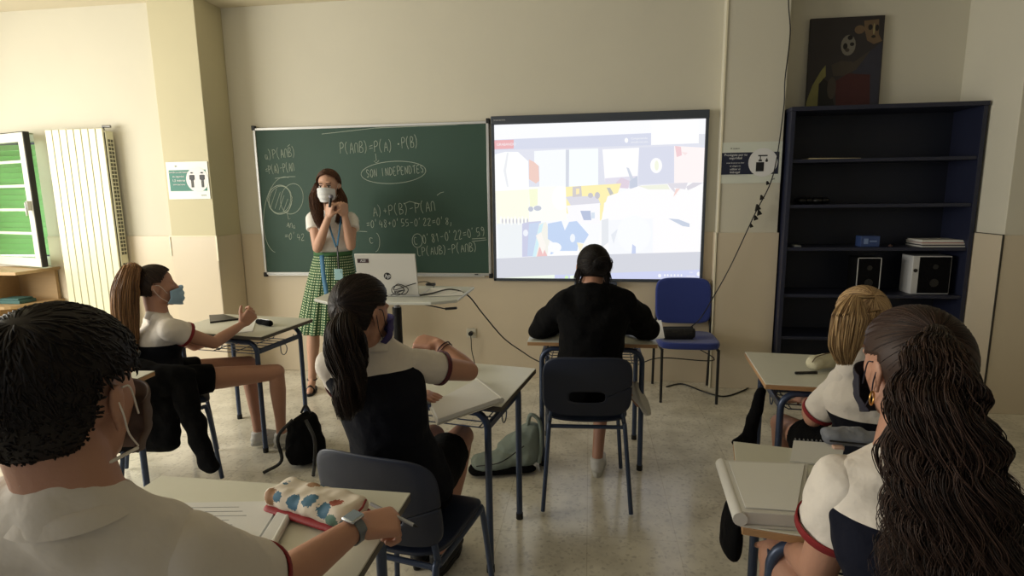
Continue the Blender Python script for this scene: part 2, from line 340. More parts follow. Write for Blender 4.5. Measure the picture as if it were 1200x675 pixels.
def loop(cx_,cy_,rx,ry,tilt=0,a0=0,a1=2*PI,r=.0022,jit=0):
    q=[]
    for k in range(40):
        a=a0+(a1-a0)*k/39; x=rx*math.cos(a)*(1+random.uniform(-jit,jit)); y=ry*math.sin(a)
        q.append(bp(cx_+x*math.cos(tilt)-y*math.sin(tilt),cy_+x*math.sin(tilt)+y*math.cos(tilt)))
    stroke(q,r)
write('a)P(Anb)',(311,187),(348,183),11); write('=P(A)-P(An',(312,204),(346,200),10)
loop(328,234,14,17,r=.003,jit=.03); loop(328,234,12.5,16,.2); loop(342,233,13,18,.2)
for k in range(5): stroke([bp(317+k*5,243+k*1.5),bp(324+k*4.4,221+k*4)])
loop(330,252,21,45,.1,PI*.55,PI*1.55); stroke([bp(322,209),bp(340,207),bp(346,207)])
stroke([bp(336,248),bp(338,257),bp(340,256)]); write('Ana',(336,266),(347,268),6); write("=0'42",(334,280),(358,282),8)
write('P(AnB)=P(A)',(399,180),(462,177),13); write('.P(B)',(466,174),(492,172),13)
stroke([bp(377,157),bp(440,150)],.002); stroke([bp(440,150),bp(536,146)],.0026); stroke([bp(440,180),bp(441,188),bp(438,189),bp(441,191),bp(444,188)])
loop(461,202,38,13,-.06); write('SON INDEPENDTES',(430,208),(498,202),10)
write("A)+P(B)-P(An",(438,254),(512,247),12); write("=0'48+0'55-0'22=0'8,",(430,267),(533,263),9); stroke([bp(430,271.5),bp(420,271)])
stroke([bp(512,229),bp(516,226),bp(520,225)]); stroke([bp(473,239),bp(480,236),bp(492,239)])
write('c',(434,286),(440,285),9); loop(440,284,5,11,0,-PI*.45,PI*.5); loop(489,282,6,8,0); write("c 0'81-0'22=0'59",(486,287),(570,276),11); stroke([bp(553,283),bp(570,281)]); stroke([bp(553,280),bp(569,279)])
write('LP(AUB)-P(AnB)',(490,300),(561,294),10)
ck.build('chalk_writing',CHALK,cb,smooth=0)
# ------------------------------------------------------------------ interactive whiteboard
sx0,sx1,sz0,sz1=-.786,.888,.838,2.158
wb=thing('interactive_whiteboard','wide interactive whiteboard showing a bright video call of small tiles','screen',(0,YF-.004,0))
GREYF=mat('dark_grey_frame',(70,76,86),.4)
g=MB(); g.box((sx0,-.055,sz1-.062),(sx1,-.003,sz1)); g.build('top_bar',GREYF,wb,bevel=.004)
g=MB(); g.box((sx0,-.045,sz0),(sx0+.022,-.003,sz1-.062)); g.box((sx1-.022,-.045,sz0),(sx1,-.003,sz1-.062)); g.box((sx0,-.045,sz0),(sx1,-.003,sz0+.022)); g.build('frame',GREYF,wb,bevel=.003)
MB().box((sx0+.02,-.03,sz0+.02),(sx1-.02,-.004,sz1-.06)).build('board_panel',mat('white_board_surface',(60,60,62),.4),wb,smooth=0)
textmesh('interactive',.022,facing(sx0+.07,-.0558,sz1-.03),ALU,'maker_name',wb)
g=MB(); g.box((-.12,-.09,sz0-.035),(.22,-.02,sz0-.004)); g.build('pen_tray',GREYF,wb,bevel=.006)
EM={}
def em(rgb,st=1.0):  # projector's light put into glowing colours on the board itself
    rgb=tuple(int(v+(250-v)*.5) for v in rgb)
    k=(rgb,st)
    if k not in EM: EM[k]=mat('projected_light',(10,10,10),.5,emit=rgb,estr=st)
    return EM[k]
img=MB(); mats=[]
layer=[0]
def blobp(poly,rgb,st=1.04):
    m_=em(rgb,st)
    if m_ not in mats: mats.append(m_)
    img.cur=mats.index(m_); layer[0]+=1; y=-.0305-layer[0]*.00004
    q=[]
    for px,py in poly:
        p=P(px,py,YF-.035); q.append((min(max(p.x,sx0+.023),sx1-.023),y,min(max(p.z,sz0+.023),sz1-.064)))
    img.raw(q,[tuple(range(len(q)))])
def pic(x0,y0,x1,y1,rgb,st=1.04,sl=-.035):
    blobp([(x0,y0),(x1,y0+sl*(x1-x0)),(x1,y1+sl*(x1-x0)),(x0,y1)],rgb,st)
def oval(cx_,cy_,rx,ry,rgb,st=1.04,n=18): blobp([(cx_+rx*math.cos(2*PI*k/n),cy_+ry*math.sin(2*PI*k/n)) for k in range(n)],rgb,st)
WH=(252,252,254)
pic(575,142,835,335,(244,246,252)); pic(575,165,700,172,(182,190,222))
blobp([(575,164),(763,156),(763,170),(829,166),(829,178),(575,182)],(176,184,216))          # call header
blobp([(575,176),(829,168),(829,215),(575,225)],(196,200,222))
pic(578,164.5,602,175,(236,120,128),.95); 
blobp([(763,140),(819,137),(819,168),(763,170)],(250,250,252)); blobp([(819,157),(829,157),(829,170),(819,170)],(196,200,214))
blobp([(579,181),(592,178),(607,178),(619,189),(620,222),(580,224)],(250,252,253)); blobp([(594,179),(596,179),(593,200),(596,219),(594,219),(590,200)],(214,218,226))
blobp([(620,187),(631,192),(632,212),(628,215),(620,210)],(226,160,140)); blobp([(626,177),(663,175),(663,218),(632,219),(632,195),(626,190)],(240,246,253))
blobp([(667,175),(701,174),(701,218),(667,219)],(240,250,252)); blobp([(663,176),(667,176),(666,219),(663,219)],(170,180,200))
blobp([(706,175),(749,173),(747,211),(709,214)],(252,251,252)); blobp([(709,209),(747,206),(747,222),(730,219),(709,217)],(200,194,220)); blobp([(734,196),(737,197),(744,213),(740,214)],(168,180,204)); blobp([(722,214),(728,208),(738,212),(736,221),(724,220)],(196,168,196)); blobp([(738,212),(747,206),(747,221),(738,221)],(150,164,196))
blobp([(749,173),(790,171),(790,214),(748,216)],(182,188,218)); oval(769,194,7,9,(253,253,253)); oval(769.5,194,2.5,6,(232,238,200))
blobp([(790,171),(829,173),(829,213),(790,215)],(250,234,234)); blobp([(791,171),(798,172),(799,182),(793,184)],(228,160,170)); blobp([(798,178),(806,179),(803,182)],(240,206,206))
blobp([(580,224),(620,222),(620,262),(582,264)],(248,248,214)); blobp([(620,219),(663,218),(664,258),(621,260)],(248,251,240)); blobp([(620,222),(630,221),(630,240),(621,244)],(240,246,180)); oval(657,232,10,14,(253,253,255))
blobp([(663,219),(728,215),(724,226),(708,238),(706,256),(700,262),(664,250)],(250,228,110)); blobp([(663,231),(668,230),(700,230),(704,240),(672,246)],(190,188,206)); blobp([(671,219),(681,218),(682,230),(671,231)],(170,160,160)); blobp([(675,221),(679,221),(679,227),(675,228)],(250,220,120))
oval(692,229,3,3,(150,146,160)); oval(700,229,3,4,(150,146,160)); blobp([(711,220),(715,220),(719,227),(715,229)],(140,140,136)); blobp([(664,241),(703,238),(703,262),(668,262)],(246,244,252)); blobp([(680,247),(692,247),(693,258),(684,258)],(120,140,190)); blobp([(693,249),(697,249),(697,256),(693,256)],(180,200,226))
blobp([(752,217),(775,216),(829,213),(829,300),(700,300),(706,250),(712,230)],(251,249,251)); blobp([(748,218),(782,216),(785,222),(760,222)],(226,230,200)); blobp([(782,215),(787,222),(793,228),(790,220),(803,222),(806,214)],(196,190,206)); blobp([(789,231),(797,221),(792,221)],(236,180,170)); blobp([(804,219),(812,214),(829,214),(815,219),(806,223)],(186,180,196))
blobp([(583,262),(620,260),(624,300),(584,303)],(222,230,236))
for k in range(8): oval(587+k*4.2,258+(k%2),1.3,5,(250,250,244)); oval(588.8+k*4.2,259,.8,3,(150,150,170))
for a_,b_ in (((620,245),6),((628,244),9)): oval(a_[0]+2,a_[1],b_*.5,3,(140,150,176))
blobp([(612,262),(620,260),(634,259),(632,300),(612,301)],(156,160,206)); blobp([(620,262),(634,260),(630,280),(624,300),(618,300)],(150,178,224)); oval(616,273,3,4,(226,232,248))
blobp([(632,262),(640,260),(645,276),(641,301),(624,301)],(232,230,214)); blobp([(632,264),(637,261),(628,301),(624,301)],(170,224,240)); blobp([(632,290),(636,288),(642,301),(629,301)],(226,140,140)); blobp([(628,276),(634,272),(640,288),(636,298)],(246,238,226))
blobp([(642,262),(658,259),(662,270),(667,260),(676,259),(690,275),(684,285),(678,284),(676,296),(645,298),(648,284),(642,280)],(140,176,232)); oval(671,279,3,5,(228,238,252)); oval(650,290,8,6,(246,248,253)); blobp([(644,300),(652,294),(680,294),(690,299),(690,304),(644,304)],(250,250,253)); blobp([(676,284),(684,286),(680,296)],(246,232,180))
blobp([(705,258),(713,256),(713,284),(705,290)],(206,212,222)); blobp([(713,258),(765,256),(765,300),(713,300)],(238,242,250)); oval(743,274,20,22,(244,249,253)); blobp([(716,275),(724,268),(719,286)],(206,214,228)); blobp([(740,299),(741,286),(745,289),(745,299)],(150,170,224))
blobp([(783,256),(795,257),(808,262),(808,266),(800,265)],(150,168,200))
blobp([(576,303),(640,300),(829,295),(829,332),(576,332)],(172,176,194)); blobp([(588,327),(650,322),(650,333),(586,333)],(228,248,218)); blobp([(650,322),(655,322),(829,316),(829,333),(650,333)],(160,170,230)); oval(654,327,1.3,1.3,(190,240,240)); oval(664,325,2.2,2,(176,240,130)); blobp([(668,323),(676,322),(676,330),(668,330)],(220,244,214))
for k,xx in enumerate((773,779,782.5,786.5,790.5,794.5,798.5)): oval(xx,323-(k>0)*.5,1.9 if k==0 else 1.0,2.2 if k==0 else 1.4,(236,238,253))
oval(818.5,321,2,2.6,(240,240,253)); oval(734,164.5,2.1,2.9,(253,253,253)); oval(818,165.5,.8,1,(245,245,250))
img.build('video_call_image',mats,wb,smooth=0)
TX=em((250,250,253),.98)
def scr_text(body,px,py,size,name='screen_text'):
    p=P(px,py,YF-.04); M_=Matrix.Translation((p.x,-.0365,p.z))@Matrix.Rotation(PI/2,4,'X'); textmesh(body,size,M_,TX,name,wb,'LEFT',0,0)
scr_text('GRABANDO',582,169.6,.028); scr_text('Compartiendo',739.5,162.4,.021); scr_text('pantalla con tod...',739.5,166.6,.019); scr_text('9:41',808,319.4,.016); scr_text('18/09/2020',804,323.8,.015)
# ------------------------------------------------------------------ notices
POSM=mat('laminated_sheet',(222,226,214),.3); TEAL=mat('teal_print',(34,120,104),.5); NAVP=mat('navy_print',(34,40,62),.45); INK=mat('black_ink',(22,22,26),.5)
INKW=mat('white_print',(232,232,232),.5)
a=P(193,190,4.30); b=P(246,233,4.30); w_=b.x-a.x; h_=a.z-b.z
nt_=thing('distance_notice','green and white notice with two standing figures taped to the left column','notice',(a.x,4.312,b.z))
MB().box((0,-.004,0),(w_,-.001,h_)).build('laminated_sheet',POSM,nt_,smooth=0)
MB().box((.02,-.0052,.065),(w_-.02,-.004,h_-.065)).build('printed_band',TEAL,nt_,smooth=0)
g=MB(); cxx,czz,rr=w_*.73,h_*.52,h_*.33
g.raw([(cxx+rr*math.cos(k*PI/16),-.0058,czz+rr*math.sin(k*PI/16)) for k in range(32)],[tuple(range(32))]); g.build('white_disc',INKW,nt_,smooth=0)
g=MB()
for dx in(-.045,.045):
    x=cxx+dx; g.tube([(x,-.007,czz+.05),(x,-.007,czz+.058)],.009,8); g.box((x-.014,-.008,czz-.005),(x+.014,-.006,czz+.038)); g.box((x-.010,-.008,czz-.062),(x-.002,-.006,czz-.005)); g.box((x+.002,-.008,czz-.062),(x+.010,-.006,czz-.005)); g.box((x-.022,-.008,czz-.0),(x-.015,-.006,czz+.036)); g.box((x+.015,-.008,czz-.0),(x+.022,-.006,czz+.036))
g.build('standing_figures',INK,nt_,smooth=0)
for k,(t,sz) in enumerate((('MANTÉN LA DISTANCIA',.017),('de seguridad',.020),('1,5 metros',.026),('entre personas',.018))):
    textmesh(t,sz,facing(w_*.28,-.0062,h_-.085-k*.032),INKW,'notice_text',nt_)
textmesh('IES',.018,facing(w_*.24,-.0045,h_-.035),INK,'notice_text',nt_); textmesh('metros',.016,facing(w_-.055,-.0045,.03),INK,'notice_text',nt_)
a=P(845,167,4.51); b=P(916,214,4.51); w_=1.402-a.x; h_=a.z-b.z
nt_=thing('hand_gel_notice','navy and white hand sanitiser notice with bottle symbol on the right column','notice',(a.x,4.529,b.z))
MB().box((0,-.004,0),(w_,-.001,h_)).build('laminated_sheet',POSM,nt_,smooth=0)
MB().box((.0,-.0052,.065),(w_-.02,-.004,h_-.075)).build('printed_band',NAVP,nt_,smooth=0)
g=MB(); cxx,czz,rr=w_*.70,h_*.50,h_*.345
g.raw([(cxx+rr*math.cos(k*PI/16),-.0058,czz+rr*math.sin(k*PI/16)) for k in range(32)],[tuple(range(32))]); g.build('white_disc',INKW,nt_,smooth=0)
g=MB(); x=cxx-.02
g.box((x-.028,-.0072,czz-.065),(x+.028,-.006,czz+.002)); g.box((x-.012,-.0072,czz+.008),(x+.012,-.006,czz+.020)); g.box((x-.003,-.0072,czz+.02),(x+.003,-.006,czz+.045)); g.box((x-.016,-.0072,czz+.045),(x+.05,-.006,czz+.054)); 
g.raw([(x+.046,-.0066,czz+.034),(x+.056,-.0066,czz+.012),(x+.052,-.0066,czz+.004),(x+.046,-.0066,czz+.002),(x+.040,-.0066,czz+.004),(x+.036,-.0066,czz+.012)],[(0,1,2,3,4,5)])
g.build('soap_bottle_symbol',INK,nt_,smooth=0)
for k,(t,sz) in enumerate((('Protégete por tu',.024),('seguridad',.024),('antes de entrar en clase',.013),('es obligatorio',.014),('utilizar el',.020),('hidrogel',.022),('de manos desinfectante',.017))):
    textmesh(t,sz,facing(w_*.255,-.0056,h_-.092-k*.023-(k>1)*.012),INKW,'notice_text',nt_)
textmesh('A centro',.018,facing(w_*.24,-.0045,h_-.045),INK,'notice_text',nt_); textmesh('gel',.018,facing(w_-.05,-.0045,.03),INK,'notice_text',nt_)
# ------------------------------------------------------------------ bookcase
NAVYW=mat('dark_navy_lacquer',(29,33,54),.45,var=.08,vscale=3)
NAVYI=mat('dark_navy_back',(22,26,40),.6)
kx0,kx1,ky0,ky1,kz=1.425,2.700,4.44,4.785,2.135
bc=thing('bookcase','tall dark navy open bookcase standing in the alcove right of the column','bookcase',(kx0,ky0,0))
KW=kx1-kx0; KD=ky1-ky0
MB().box((0,0,0),(.028,KD,kz-.03)).build('side_panel',NAVYW,bc,smooth=0,bevel=.002); MB().box((KW-.028,0,0),(KW,KD,kz-.03)).build('side_panel',NAVYW,bc,smooth=0,bevel=.002)
MB().box((-.004,-.008,kz-.03),(KW+.004,KD,kz)).build('top_panel',NAVYW,bc,smooth=0,bevel=.002)
MB().box((.028,KD-.012,0),(KW-.028,KD-.002,kz-.03)).build('back_panel',NAVYI,bc,smooth=0)
MB().box((.028,.02,0),(KW-.028,.04,.08)).build('plinth',NAVYW,bc,smooth=0)
SHZ=[]
for py in (187,241,292,347.5,398):
    z=P(1030,py,ky0+.01).z; SHZ.append(z); MB().box((.029,.010,z-.012),(KW-.029,KD-.013,z+.012)).build('shelf',NAVYW,bc,smooth=0,bevel=.0015)
def onshelf(px,k,dy=.1): 
    p=P(px,300,ky0+dy); return p.x,SHZ[k]+.012
x,z=onshelf(940,0,.05); x2,_=onshelf(1000,0,.05)
tag(MB().raw([(x,ky0+.03,z),(x2,ky0+.06,z),(x2,ky0+.2,z),(x,ky0+.2,z),(x,ky0+.03,z+.010),(x2,ky0+.06,z+.005),(x2,ky0+.2,z+.005),(x,ky0+.2,z+.010)],[(0,3,2,1),(4,5,6,7),(0,1,5,4),(1,2,6,5),(2,3,7,6),(3,0,4,7)]).build('thin_folder',mat('buff_card',(190,176,140),.6),smooth=0),'thin buff folder lying flat on the topmost bookcase shelf','folder')
x,z=onshelf(925,1); bb=MB()
for k in range(4): bb.hull([sp((x+.06+k*.055,ky0+.12+.02*(k%2),z+.028),(.045,.06,.026))])
o=bb.build('cable_bundle',BLACKP,smooth=60); tag(o,'crumpled black bundle at the left end of the second bookcase shelf','bundle')
x,z=onshelf(926,2); tag(MB().box((x,ky0+.03,z),(x+.05,ky0+.12,z+.014)).build('chalk_eraser',mat('grey_felt',(120,124,126),.8),bevel=.004),'small grey eraser at the left end of the middle bookcase shelf','eraser')
x,z=onshelf(1006,2); bxo=thing('blue_box','small blue printed cardboard box on the middle bookcase shelf','box',(x,ky0+.08,z))
MB().box((0,0,0),(.13,.09,.078)).build('carton',mat('blue_card',(52,72,120),.5,var=.3,vscale=30),bxo,bevel=.002); MB().box((.02,-.001,.02),(.05,0,.06)).box((.06,-.001,.035),(.11,0,.045)).build('printed_label',mat('pale_blue_print',(120,140,180),.5),bxo,smooth=0)
x,z=onshelf(1042,2); tag(MB().lathe([(.012,0),(.014,.004),(.008,.012),(.003,.016)],12,(x,ky0+.1,z)).build('drawing_pin_pot',mat('brown_plastic',(80,60,54),.5)),'tiny brown knob beside the blue box on the middle shelf','knob')
x,z=onshelf(1073,2); 
stackc=[(.29,(196,196,190)),(.28,(70,64,70)),(.29,(210,206,198)),(.27,(160,60,60)),(.28,(200,200,196)),(.26,(222,220,212))]
zz=z
for k,(ln,c_) in enumerate(stackc):
    desc=['bottom white magazine','dark magazine','pale magazine, third from bottom,','thin red magazine','light grey magazine second from top','topmost white magazine'][k]
    o=MB().box((x+.01*(k%2),ky0+.03+.004*k,zz),(x+ln+.004*k,ky0+.25,zz+(.009 if k!=3 else .004))).build('magazine',mat('magazine_paper',c_,.6),smooth=0); zz+=.0092 if k!=3 else .0042
    tag(o,desc+' of the pile right on the middle bookcase shelf','magazine','magazines on the bookcase')
def speaker(px0,px1,side,label,py0,wd):
    x,z=onshelf(px0,3,.06); x1,_=onshelf(px1,3,.06)
    t=thing('computer_speaker',label,'speaker',(x,ky0+.06,z)); h=P(px0,py0,ky0+.06).z-z
    MB().box((0,.004,0),(x1-x,.16,h)).build('cabinet',side,t,bevel=.004)
    MB().box((wd,0,.008),(x1-x-.006,.006,h-.008)).build('speaker_grille',BLACK,t,bevel=.002)
    for q,r in((h*.3,.03),(h*.72,.018)): MB().tube([((x1-x+wd)/2,-.003,q),((x1-x+wd)/2,0,q)],r,16).build('driver_cone',BLACKP,t)
    return t,h
SPKW=mat('white_plastic',(196,196,196),.4)
t_,h_=speaker(1006,1034,BLACKP,'slim black speaker with a pale rim on the fourth bookcase shelf, left of the pair',302,.006)
x,z=onshelf(1006,3,.06); x1,_=onshelf(1034,3,.06); ww=x1-x; MB().box((0,-.001,0),(.005,.003,h_)).box((ww-.005,-.001,0),(ww,.003,h_)).box((0,-.001,h_-.005),(ww,.003,h_)).box((0,-.001,0),(ww,.003,.005)).build('front_rim',SPKW,t_,smooth=0)
t_,h_=speaker(1071,1117,SPKW,'deeper black and white speaker on the fourth shelf, right of the pair',300,.045)
MB().tube([(.022,.0,h_*.62),(.022,.004,h_*.62)],.014,12).build('round_port',BLACKP,t_)
# painting leaning on the alcove wall
a=P(951,24,4.76); b=P(1034,24,4.76); pw=.50; 
a=P(950,22,4.77); pr_=P(1037,21,4.77).x; pw=pr_-a.x; ph=a.z-kz-.002
pt=thing('painting','dark unframed painting with pale masks and a red patch leaning on top of the bookcase','painting',(a.x,4.745,kz+.001)); pt.rotation_euler=(-.03,0,0)
MB().box((0,0,0),(pw,.022,ph)).build('canvas',mat('dark_canvas',(46,42,44),.6,var=.25,vscale=7),pt,smooth=0,bevel=.002)
pm=[mat('paint',c_,.6,var=.2,vscale=18) for c_ in ((130,126,74),(66,26,28),(120,116,106),(108,88,66),(46,47,62),(14,13,15),(66,58,50),(150,140,100))]
g=MB(); ly=[0]
def pl(poly,i):
    ly[0]+=1; g.cur=i; g.raw([(u*pw,-.0004-ly[0]*.00012,(1-v)*ph) for u,v in poly],[tuple(range(len(poly)))])
def ov(u,v,ru,rv,i,n=16): pl([(u+ru*math.cos(2*PI*k/n),v+rv*math.sin(2*PI*k/n)) for k in range(n)],i)
pl([(.62,.5),(.98,.28),(.98,1),(.6,1)],4); pl([(0,1),(0,.9),(.07,.72),(.18,.56),(.24,.5),(.25,.62),(.16,.7),(.16,1)],0); pl([(.16,.72),(.22,.64),(.28,.68),(.42,1),(.17,1)],5)
pl([(.32,.5),(.45,.46),(.62,.48),(.84,.36),(.66,.56),(.5,.62),(.35,.62)],6); pl([(.38,.68),(.55,.60),(.85,.62),(.88,1),(.42,1)],1); ov(.34,.75,.06,.12,6)
ov(.53,.3,.10,.11,2); ov(.55,.22,.035,.025,5); ov(.49,.31,.03,.035,5); ov(.58,.29,.03,.02,5); ov(.52,.35,.03,.02,6)
ov(.67,.14,.07,.045,3); pl([(.72,.05),(.92,.04),(.93,.2),(.98,.27),(.87,.3),(.78,.26),(.74,.16)],3); ov(.81,.12,.03,.03,5); ov(.9,.13,.025,.035,5); ov(.86,.22,.03,.015,5); ov(.86,.14,.012,.06,7)
g.build('painted_figures',pm,pt,smooth=0)
# ------------------------------------------------------------------ outlet and cables
p=P(552.5,390,YF-.012)
so=thing('wall_socket','white wall socket with a black plug below the chalkboard','socket',(p.x,YF-.0105,p.z))
MB().box((-.042,-.010,-.042),(.042,0,.042)).build('socket_plate',mat('socket_plastic',(214,208,190),.4),so,bevel=.004)
g=MB(); g.tube([(0,-.045,0),(0,-.010,0)],.019,16); g.build('plug',BLACKP,so)
def cable(name,pts,r,label,m=BLACKP,cat='cable'):
    return tag(MB().tube(catmull(pts,8),r,8).build(name,m,smooth=80),label,cat)
cable('power_cord',[(p.x,YF-.055,p.z),(p.x+.008,YF-.07,p.z-.05),(p.x+.01,YF-.06,p.z-.15),(p.x+.04,YF-.05,p.z-.3),(p.x+.06,YF-.06,.008),(p.x-.1,YF-.3,.006)],.004,'black cord hanging from the wall socket plug to the floor')
cable('hanging_cable',[P(924,0,4.50)+Vector((0,0,.3)),P(924,0,4.50),P(926,40,4.50),P(920,92,4.49),P(918,130,4.49),P(906,205,4.48),P(884,252,4.46),P(856,312,4.45),P(836,348,4.44),P(820,374,4.38),PZ(800,396,.40),(.95,4.35,.28),(.55,4.30,.30),P(748,427,4.2)],.0042,'black cable with ties slanting down across the right column to the blue chair')
for (px,py,s_),w_ in zip(((899,215,.02),(892,232,.03),(887,244,.045),(889,250,.035),(885,256,.03),(880,265,.02)),('topmost small black tie','second tie from the top','largest black tie','tie just under the largest','second tie from the bottom','lowest small black tie')):
    p=P(px,py,4.462); g=MB(); g.hull([sp(p+Vector((0,0,s_*.5)),.008),sp(p+Vector((-s_*.3,-.012,-s_*.4)),.004),sp(p+Vector((s_*.5,-.012,-s_*.1)),.004)])
    tag(g.build('cable_tie',BLACKP),w_+' knotted round the slanting cable on the right column','cable tie','ties on the slanting cable')
cable('floor_cable',[PZ(781,453,.006),PZ(800,450,.006),PZ(828,460,.006),PZ(852,464,.006),PZ(882,452,.006),PZ(905,436,.006)],.006,'black cable lying on the floor in front of the right column')
# ------------------------------------------------------------------ desks
def make_desk(M,name='school_desk',label='',w=.70,d=.50,zt=.745,edge=None):
    t=thing('school_desk',label,'desk'); t.matrix_world=M
    tt=MB().box((-w/2,-d/2,zt-.004),(w/2,d/2,zt)).build('tabletop',LAM,t,bevel=.0015)
    MB().box((-w/2,-d/2,zt-.024),(w/2,d/2,zt-.0045)).build('wood_edge',edge or BEECH,tt,bevel=.002)
    xi=w/2-.075; yi=d/2-.045; zr=zt-.05; R_=.07
    for sy in(-1,1):
        for sx in(-1,1):
            pts=[(sx*xi,sy*yi,.012),(sx*xi,sy*yi,.4),(sx*xi,sy*yi,zr-R_)]+[(sx*(xi-R_+R_*math.cos(a)),sy*yi,zr-R_+R_*math.sin(a)) for a in np.linspace(.15,PI/2,7)]+[(sx*(xi-R_-.02),sy*yi,zr)]
            l_=MB().tube(pts,.0145,12).build('leg',STEEL,t,smooth=60)
            MB().tube([(sx*xi,sy*yi,0),(sx*xi,sy*yi,.03)],.017,12).build('rubber_foot',DARKSOLE,l_)
        MB().tube([(-(xi-R_-.02),sy*yi,zr),(xi-R_-.02,sy*yi,zr)],.0145,12).build('crossbar',STEEL,t)
    for sx in(-1,1): MB().box((sx*xi-.008,-yi,zr-.075),(sx*xi+.008,yi,zr-.045)).build('side_rail',STEEL,t,bevel=.003)
    g=MB(); zb=zr-.085
    for k in range(7): 
        y=-yi+.04+k*(2*yi-.06)/6; g.tube([(-xi+.01,y,zb+.02),(-xi+.04,y,zb),(xi-.04,y,zb),(xi-.01,y,zb+.02)],.0028,6)
    for k in range(4):
        x=-xi+.05+k*(2*xi-.1)/3; g.tube([(x,-yi+.03,zb+.004),(x,yi-.01,zb+.004),(x,yi,zb+.035)],.0028,6)
    g.build('wire_book_rack',STEEL,t)
    for sx in(-1,1):
        pts=[(sx*(xi-.02),.03,zb)]+[(sx*(xi-.02),.03+.03-.03*math.cos(a),zb-.03-.035*math.sin(a)) for a in np.linspace(0,PI*1.5,10)]
        MB().tube(pts,.003,6).build('bag_hook',STEEL,t)
    return t
def RZ(x,y,a,z=0): return Matrix.Translation((x,y,z))@Matrix.Rotation(a,4,'Z')
def corner(x,y,a,lx,ly): # place so local corner (lx,ly) lands at x,y
    v=Matrix.Rotation(a,3,'Z')@Vector((lx,ly,0)); return RZ(x-v.x,y-v.y,a)
DM=corner(-.285,2.29,math.radians(-10),.35,0)
DL=corner(-1.86,3.24,math.radians(-8),.35,0)
DR=corner(.76,2.66,math.radians(-5),-.35,0)
DRR=corner(.42,1.57,math.radians(-11),-.35,0)
DS=RZ(.015,3.27,0)
DN=corner(-.478,1.385,math.radians(-1),.35+.03,.25)
DO=corner(-2.03,2.33,math.radians(4),.35,.25)
DKE=mat('dark_edge_band',(78,72,64),.5)
make_desk(DM,edge=DKE,label='middle school desk with an open white binder hanging over its near edge')
make_desk(DL,edge=DKE,label='school desk at far left under the outstretched arm of the girl with the ponytail')
make_desk(DR,label='school desk before the bookcase, with the cream pencil case on it')
make_desk(DRR,label='near right school desk with a white binder and grey case on top')
make_desk(DS,label='school desk facing the whiteboard where the student in the black hoodie leans')
make_desk(DN,edge=DKE,label='near left school desk with the floral pencil case and open notebook',w=.76)
make_desk(DO,label='school desk at the left behind the boy, mostly hidden by his head')
# ------------------------------------------------------------------ chairs
def shell(fn,nu,nv): # grid surface
    v=[fn(i/nu,j/nv) for j in range(nv+1) for i in range(nu+1)]; f=[(j*(nu+1)+i,j*(nu+1)+i+1,(j+1)*(nu+1)+i+1,(j+1)*(nu+1)+i) for j in range(nv) for i in range(nu)]
    return v,f
def rr_xy(u,v,w,h,r=.18):
    # squircle-like rounded rectangle map
    x=2*u-1; y=2*v-1; p=5
    n=max(abs(x),abs(y)); 
    if n<1e-6: return 0,0
    l=(abs(x)**p+abs(y)**p)**(1/p); k=n/l
    return x*k*w/2,y*k*h/2
def make_chair(M,label,w=.43,slot=True,back_top=.79,m=PLASTIC,fm=STEEL):
    t=thing('school_chair',label,'chair'); t.matrix_world=M
    hb=.31; zc_=back_top-hb/2
    def bk(u,v):
        x,z=rr_xy(u,v,w,hb); return (x,-.185-.05*(z/hb)+ -.0+.10*(x/w)**2*1.0-.015,zc_+z)
    nu,nv=28,20
    if slot:
        def ringpt(u,q):
            a=2*PI*u; ca,sa=math.cos(a),math.sin(a)
            k=(abs(ca)**5+abs(sa)**5)**(-1/5); ox,oz=ca*k*w/2,sa*k*hb/2
            k=(abs(ca)**4+abs(sa)**4)**(-1/4); ix,iz=ca*k*.085,-.055+sa*k*.028
            x=ix+(ox-ix)*q; z=iz+(oz-iz)*q
            return (x,-.20-.05*(z/hb)+.10*(x/w)**2,zc_+z)
        v,f=shell(ringpt,64,7)
    else: v,f=shell(bk,nu,nv)
    g=MB(); g.raw(v,f); g.build('backrest',m,t,smooth=80,solid=.011,sub=1)
    def st(u,v_):
        x,y=rr_xy(u,v_,w*.95,.40); return (x,y+.02,.445+.018*(2*x/w)**2-.03*max(0,(y-.1)/.1)**2*.35+ .01*max(0,(-y-.1)/.1))
    v,f=shell(st,20,20); g=MB(); g.raw(v,f); g.build('seat',m,t,smooth=80,solid=.012,sub=1)
    for sx in(-1,1):
        xt=sx*.185; xf=sx*.205
        MB().tube(catmull([(xf*1.04,.235,.01),(xt,.20,.39),(xt,.17,.425)],5),.011,10).build('leg',fm,t,smooth=60)
        MB().tube(catmull([(xf*1.04,-.235,.01),(xt,-.175,.40),(xt,-.14,.425)],5),.011,10).build('leg',fm,t,smooth=60)
        MB().tube([(xt,.17,.425),(xt,-.14,.425)],.011,10).build('seat_rail',fm,t)
        MB().tube(catmull([(xt,-.15,.42),(xt*.92,-.150,.50),(xt*.8,-.158,.60),(xt*.75,-.168,.68)],5),.011,10).build('back_upright',fm,t,smooth=60)
    MB().tube([(-.185,-.16,.42),(.185,-.16,.42)],.010,10).build('crossbar',fm,t); MB().tube([(-.185,.15,.42),(.185,.15,.42)],.010,10).build('crossbar',fm,t)
    return t
CH3=RZ(-.015,2.81,math.radians(3)); CHC=RZ(-.60,1.72,math.radians(-12))
make_chair(CH3,'navy plastic school chair under the student in the black hoodie')
make_chair(CHC,'navy plastic school chair of the girl leaning over the middle desk',slot=True)
CHL=RZ(-2.33,2.72,math.radians(-52)); make_chair(CHL,'navy school chair at far left with a black jacket hung over its back',back_top=.80)
CHB=RZ(1.05,2.10,math.radians(-5)); make_chair(CHB,'navy school chair of the blonde student, hidden behind the near right desk',back_top=.76)
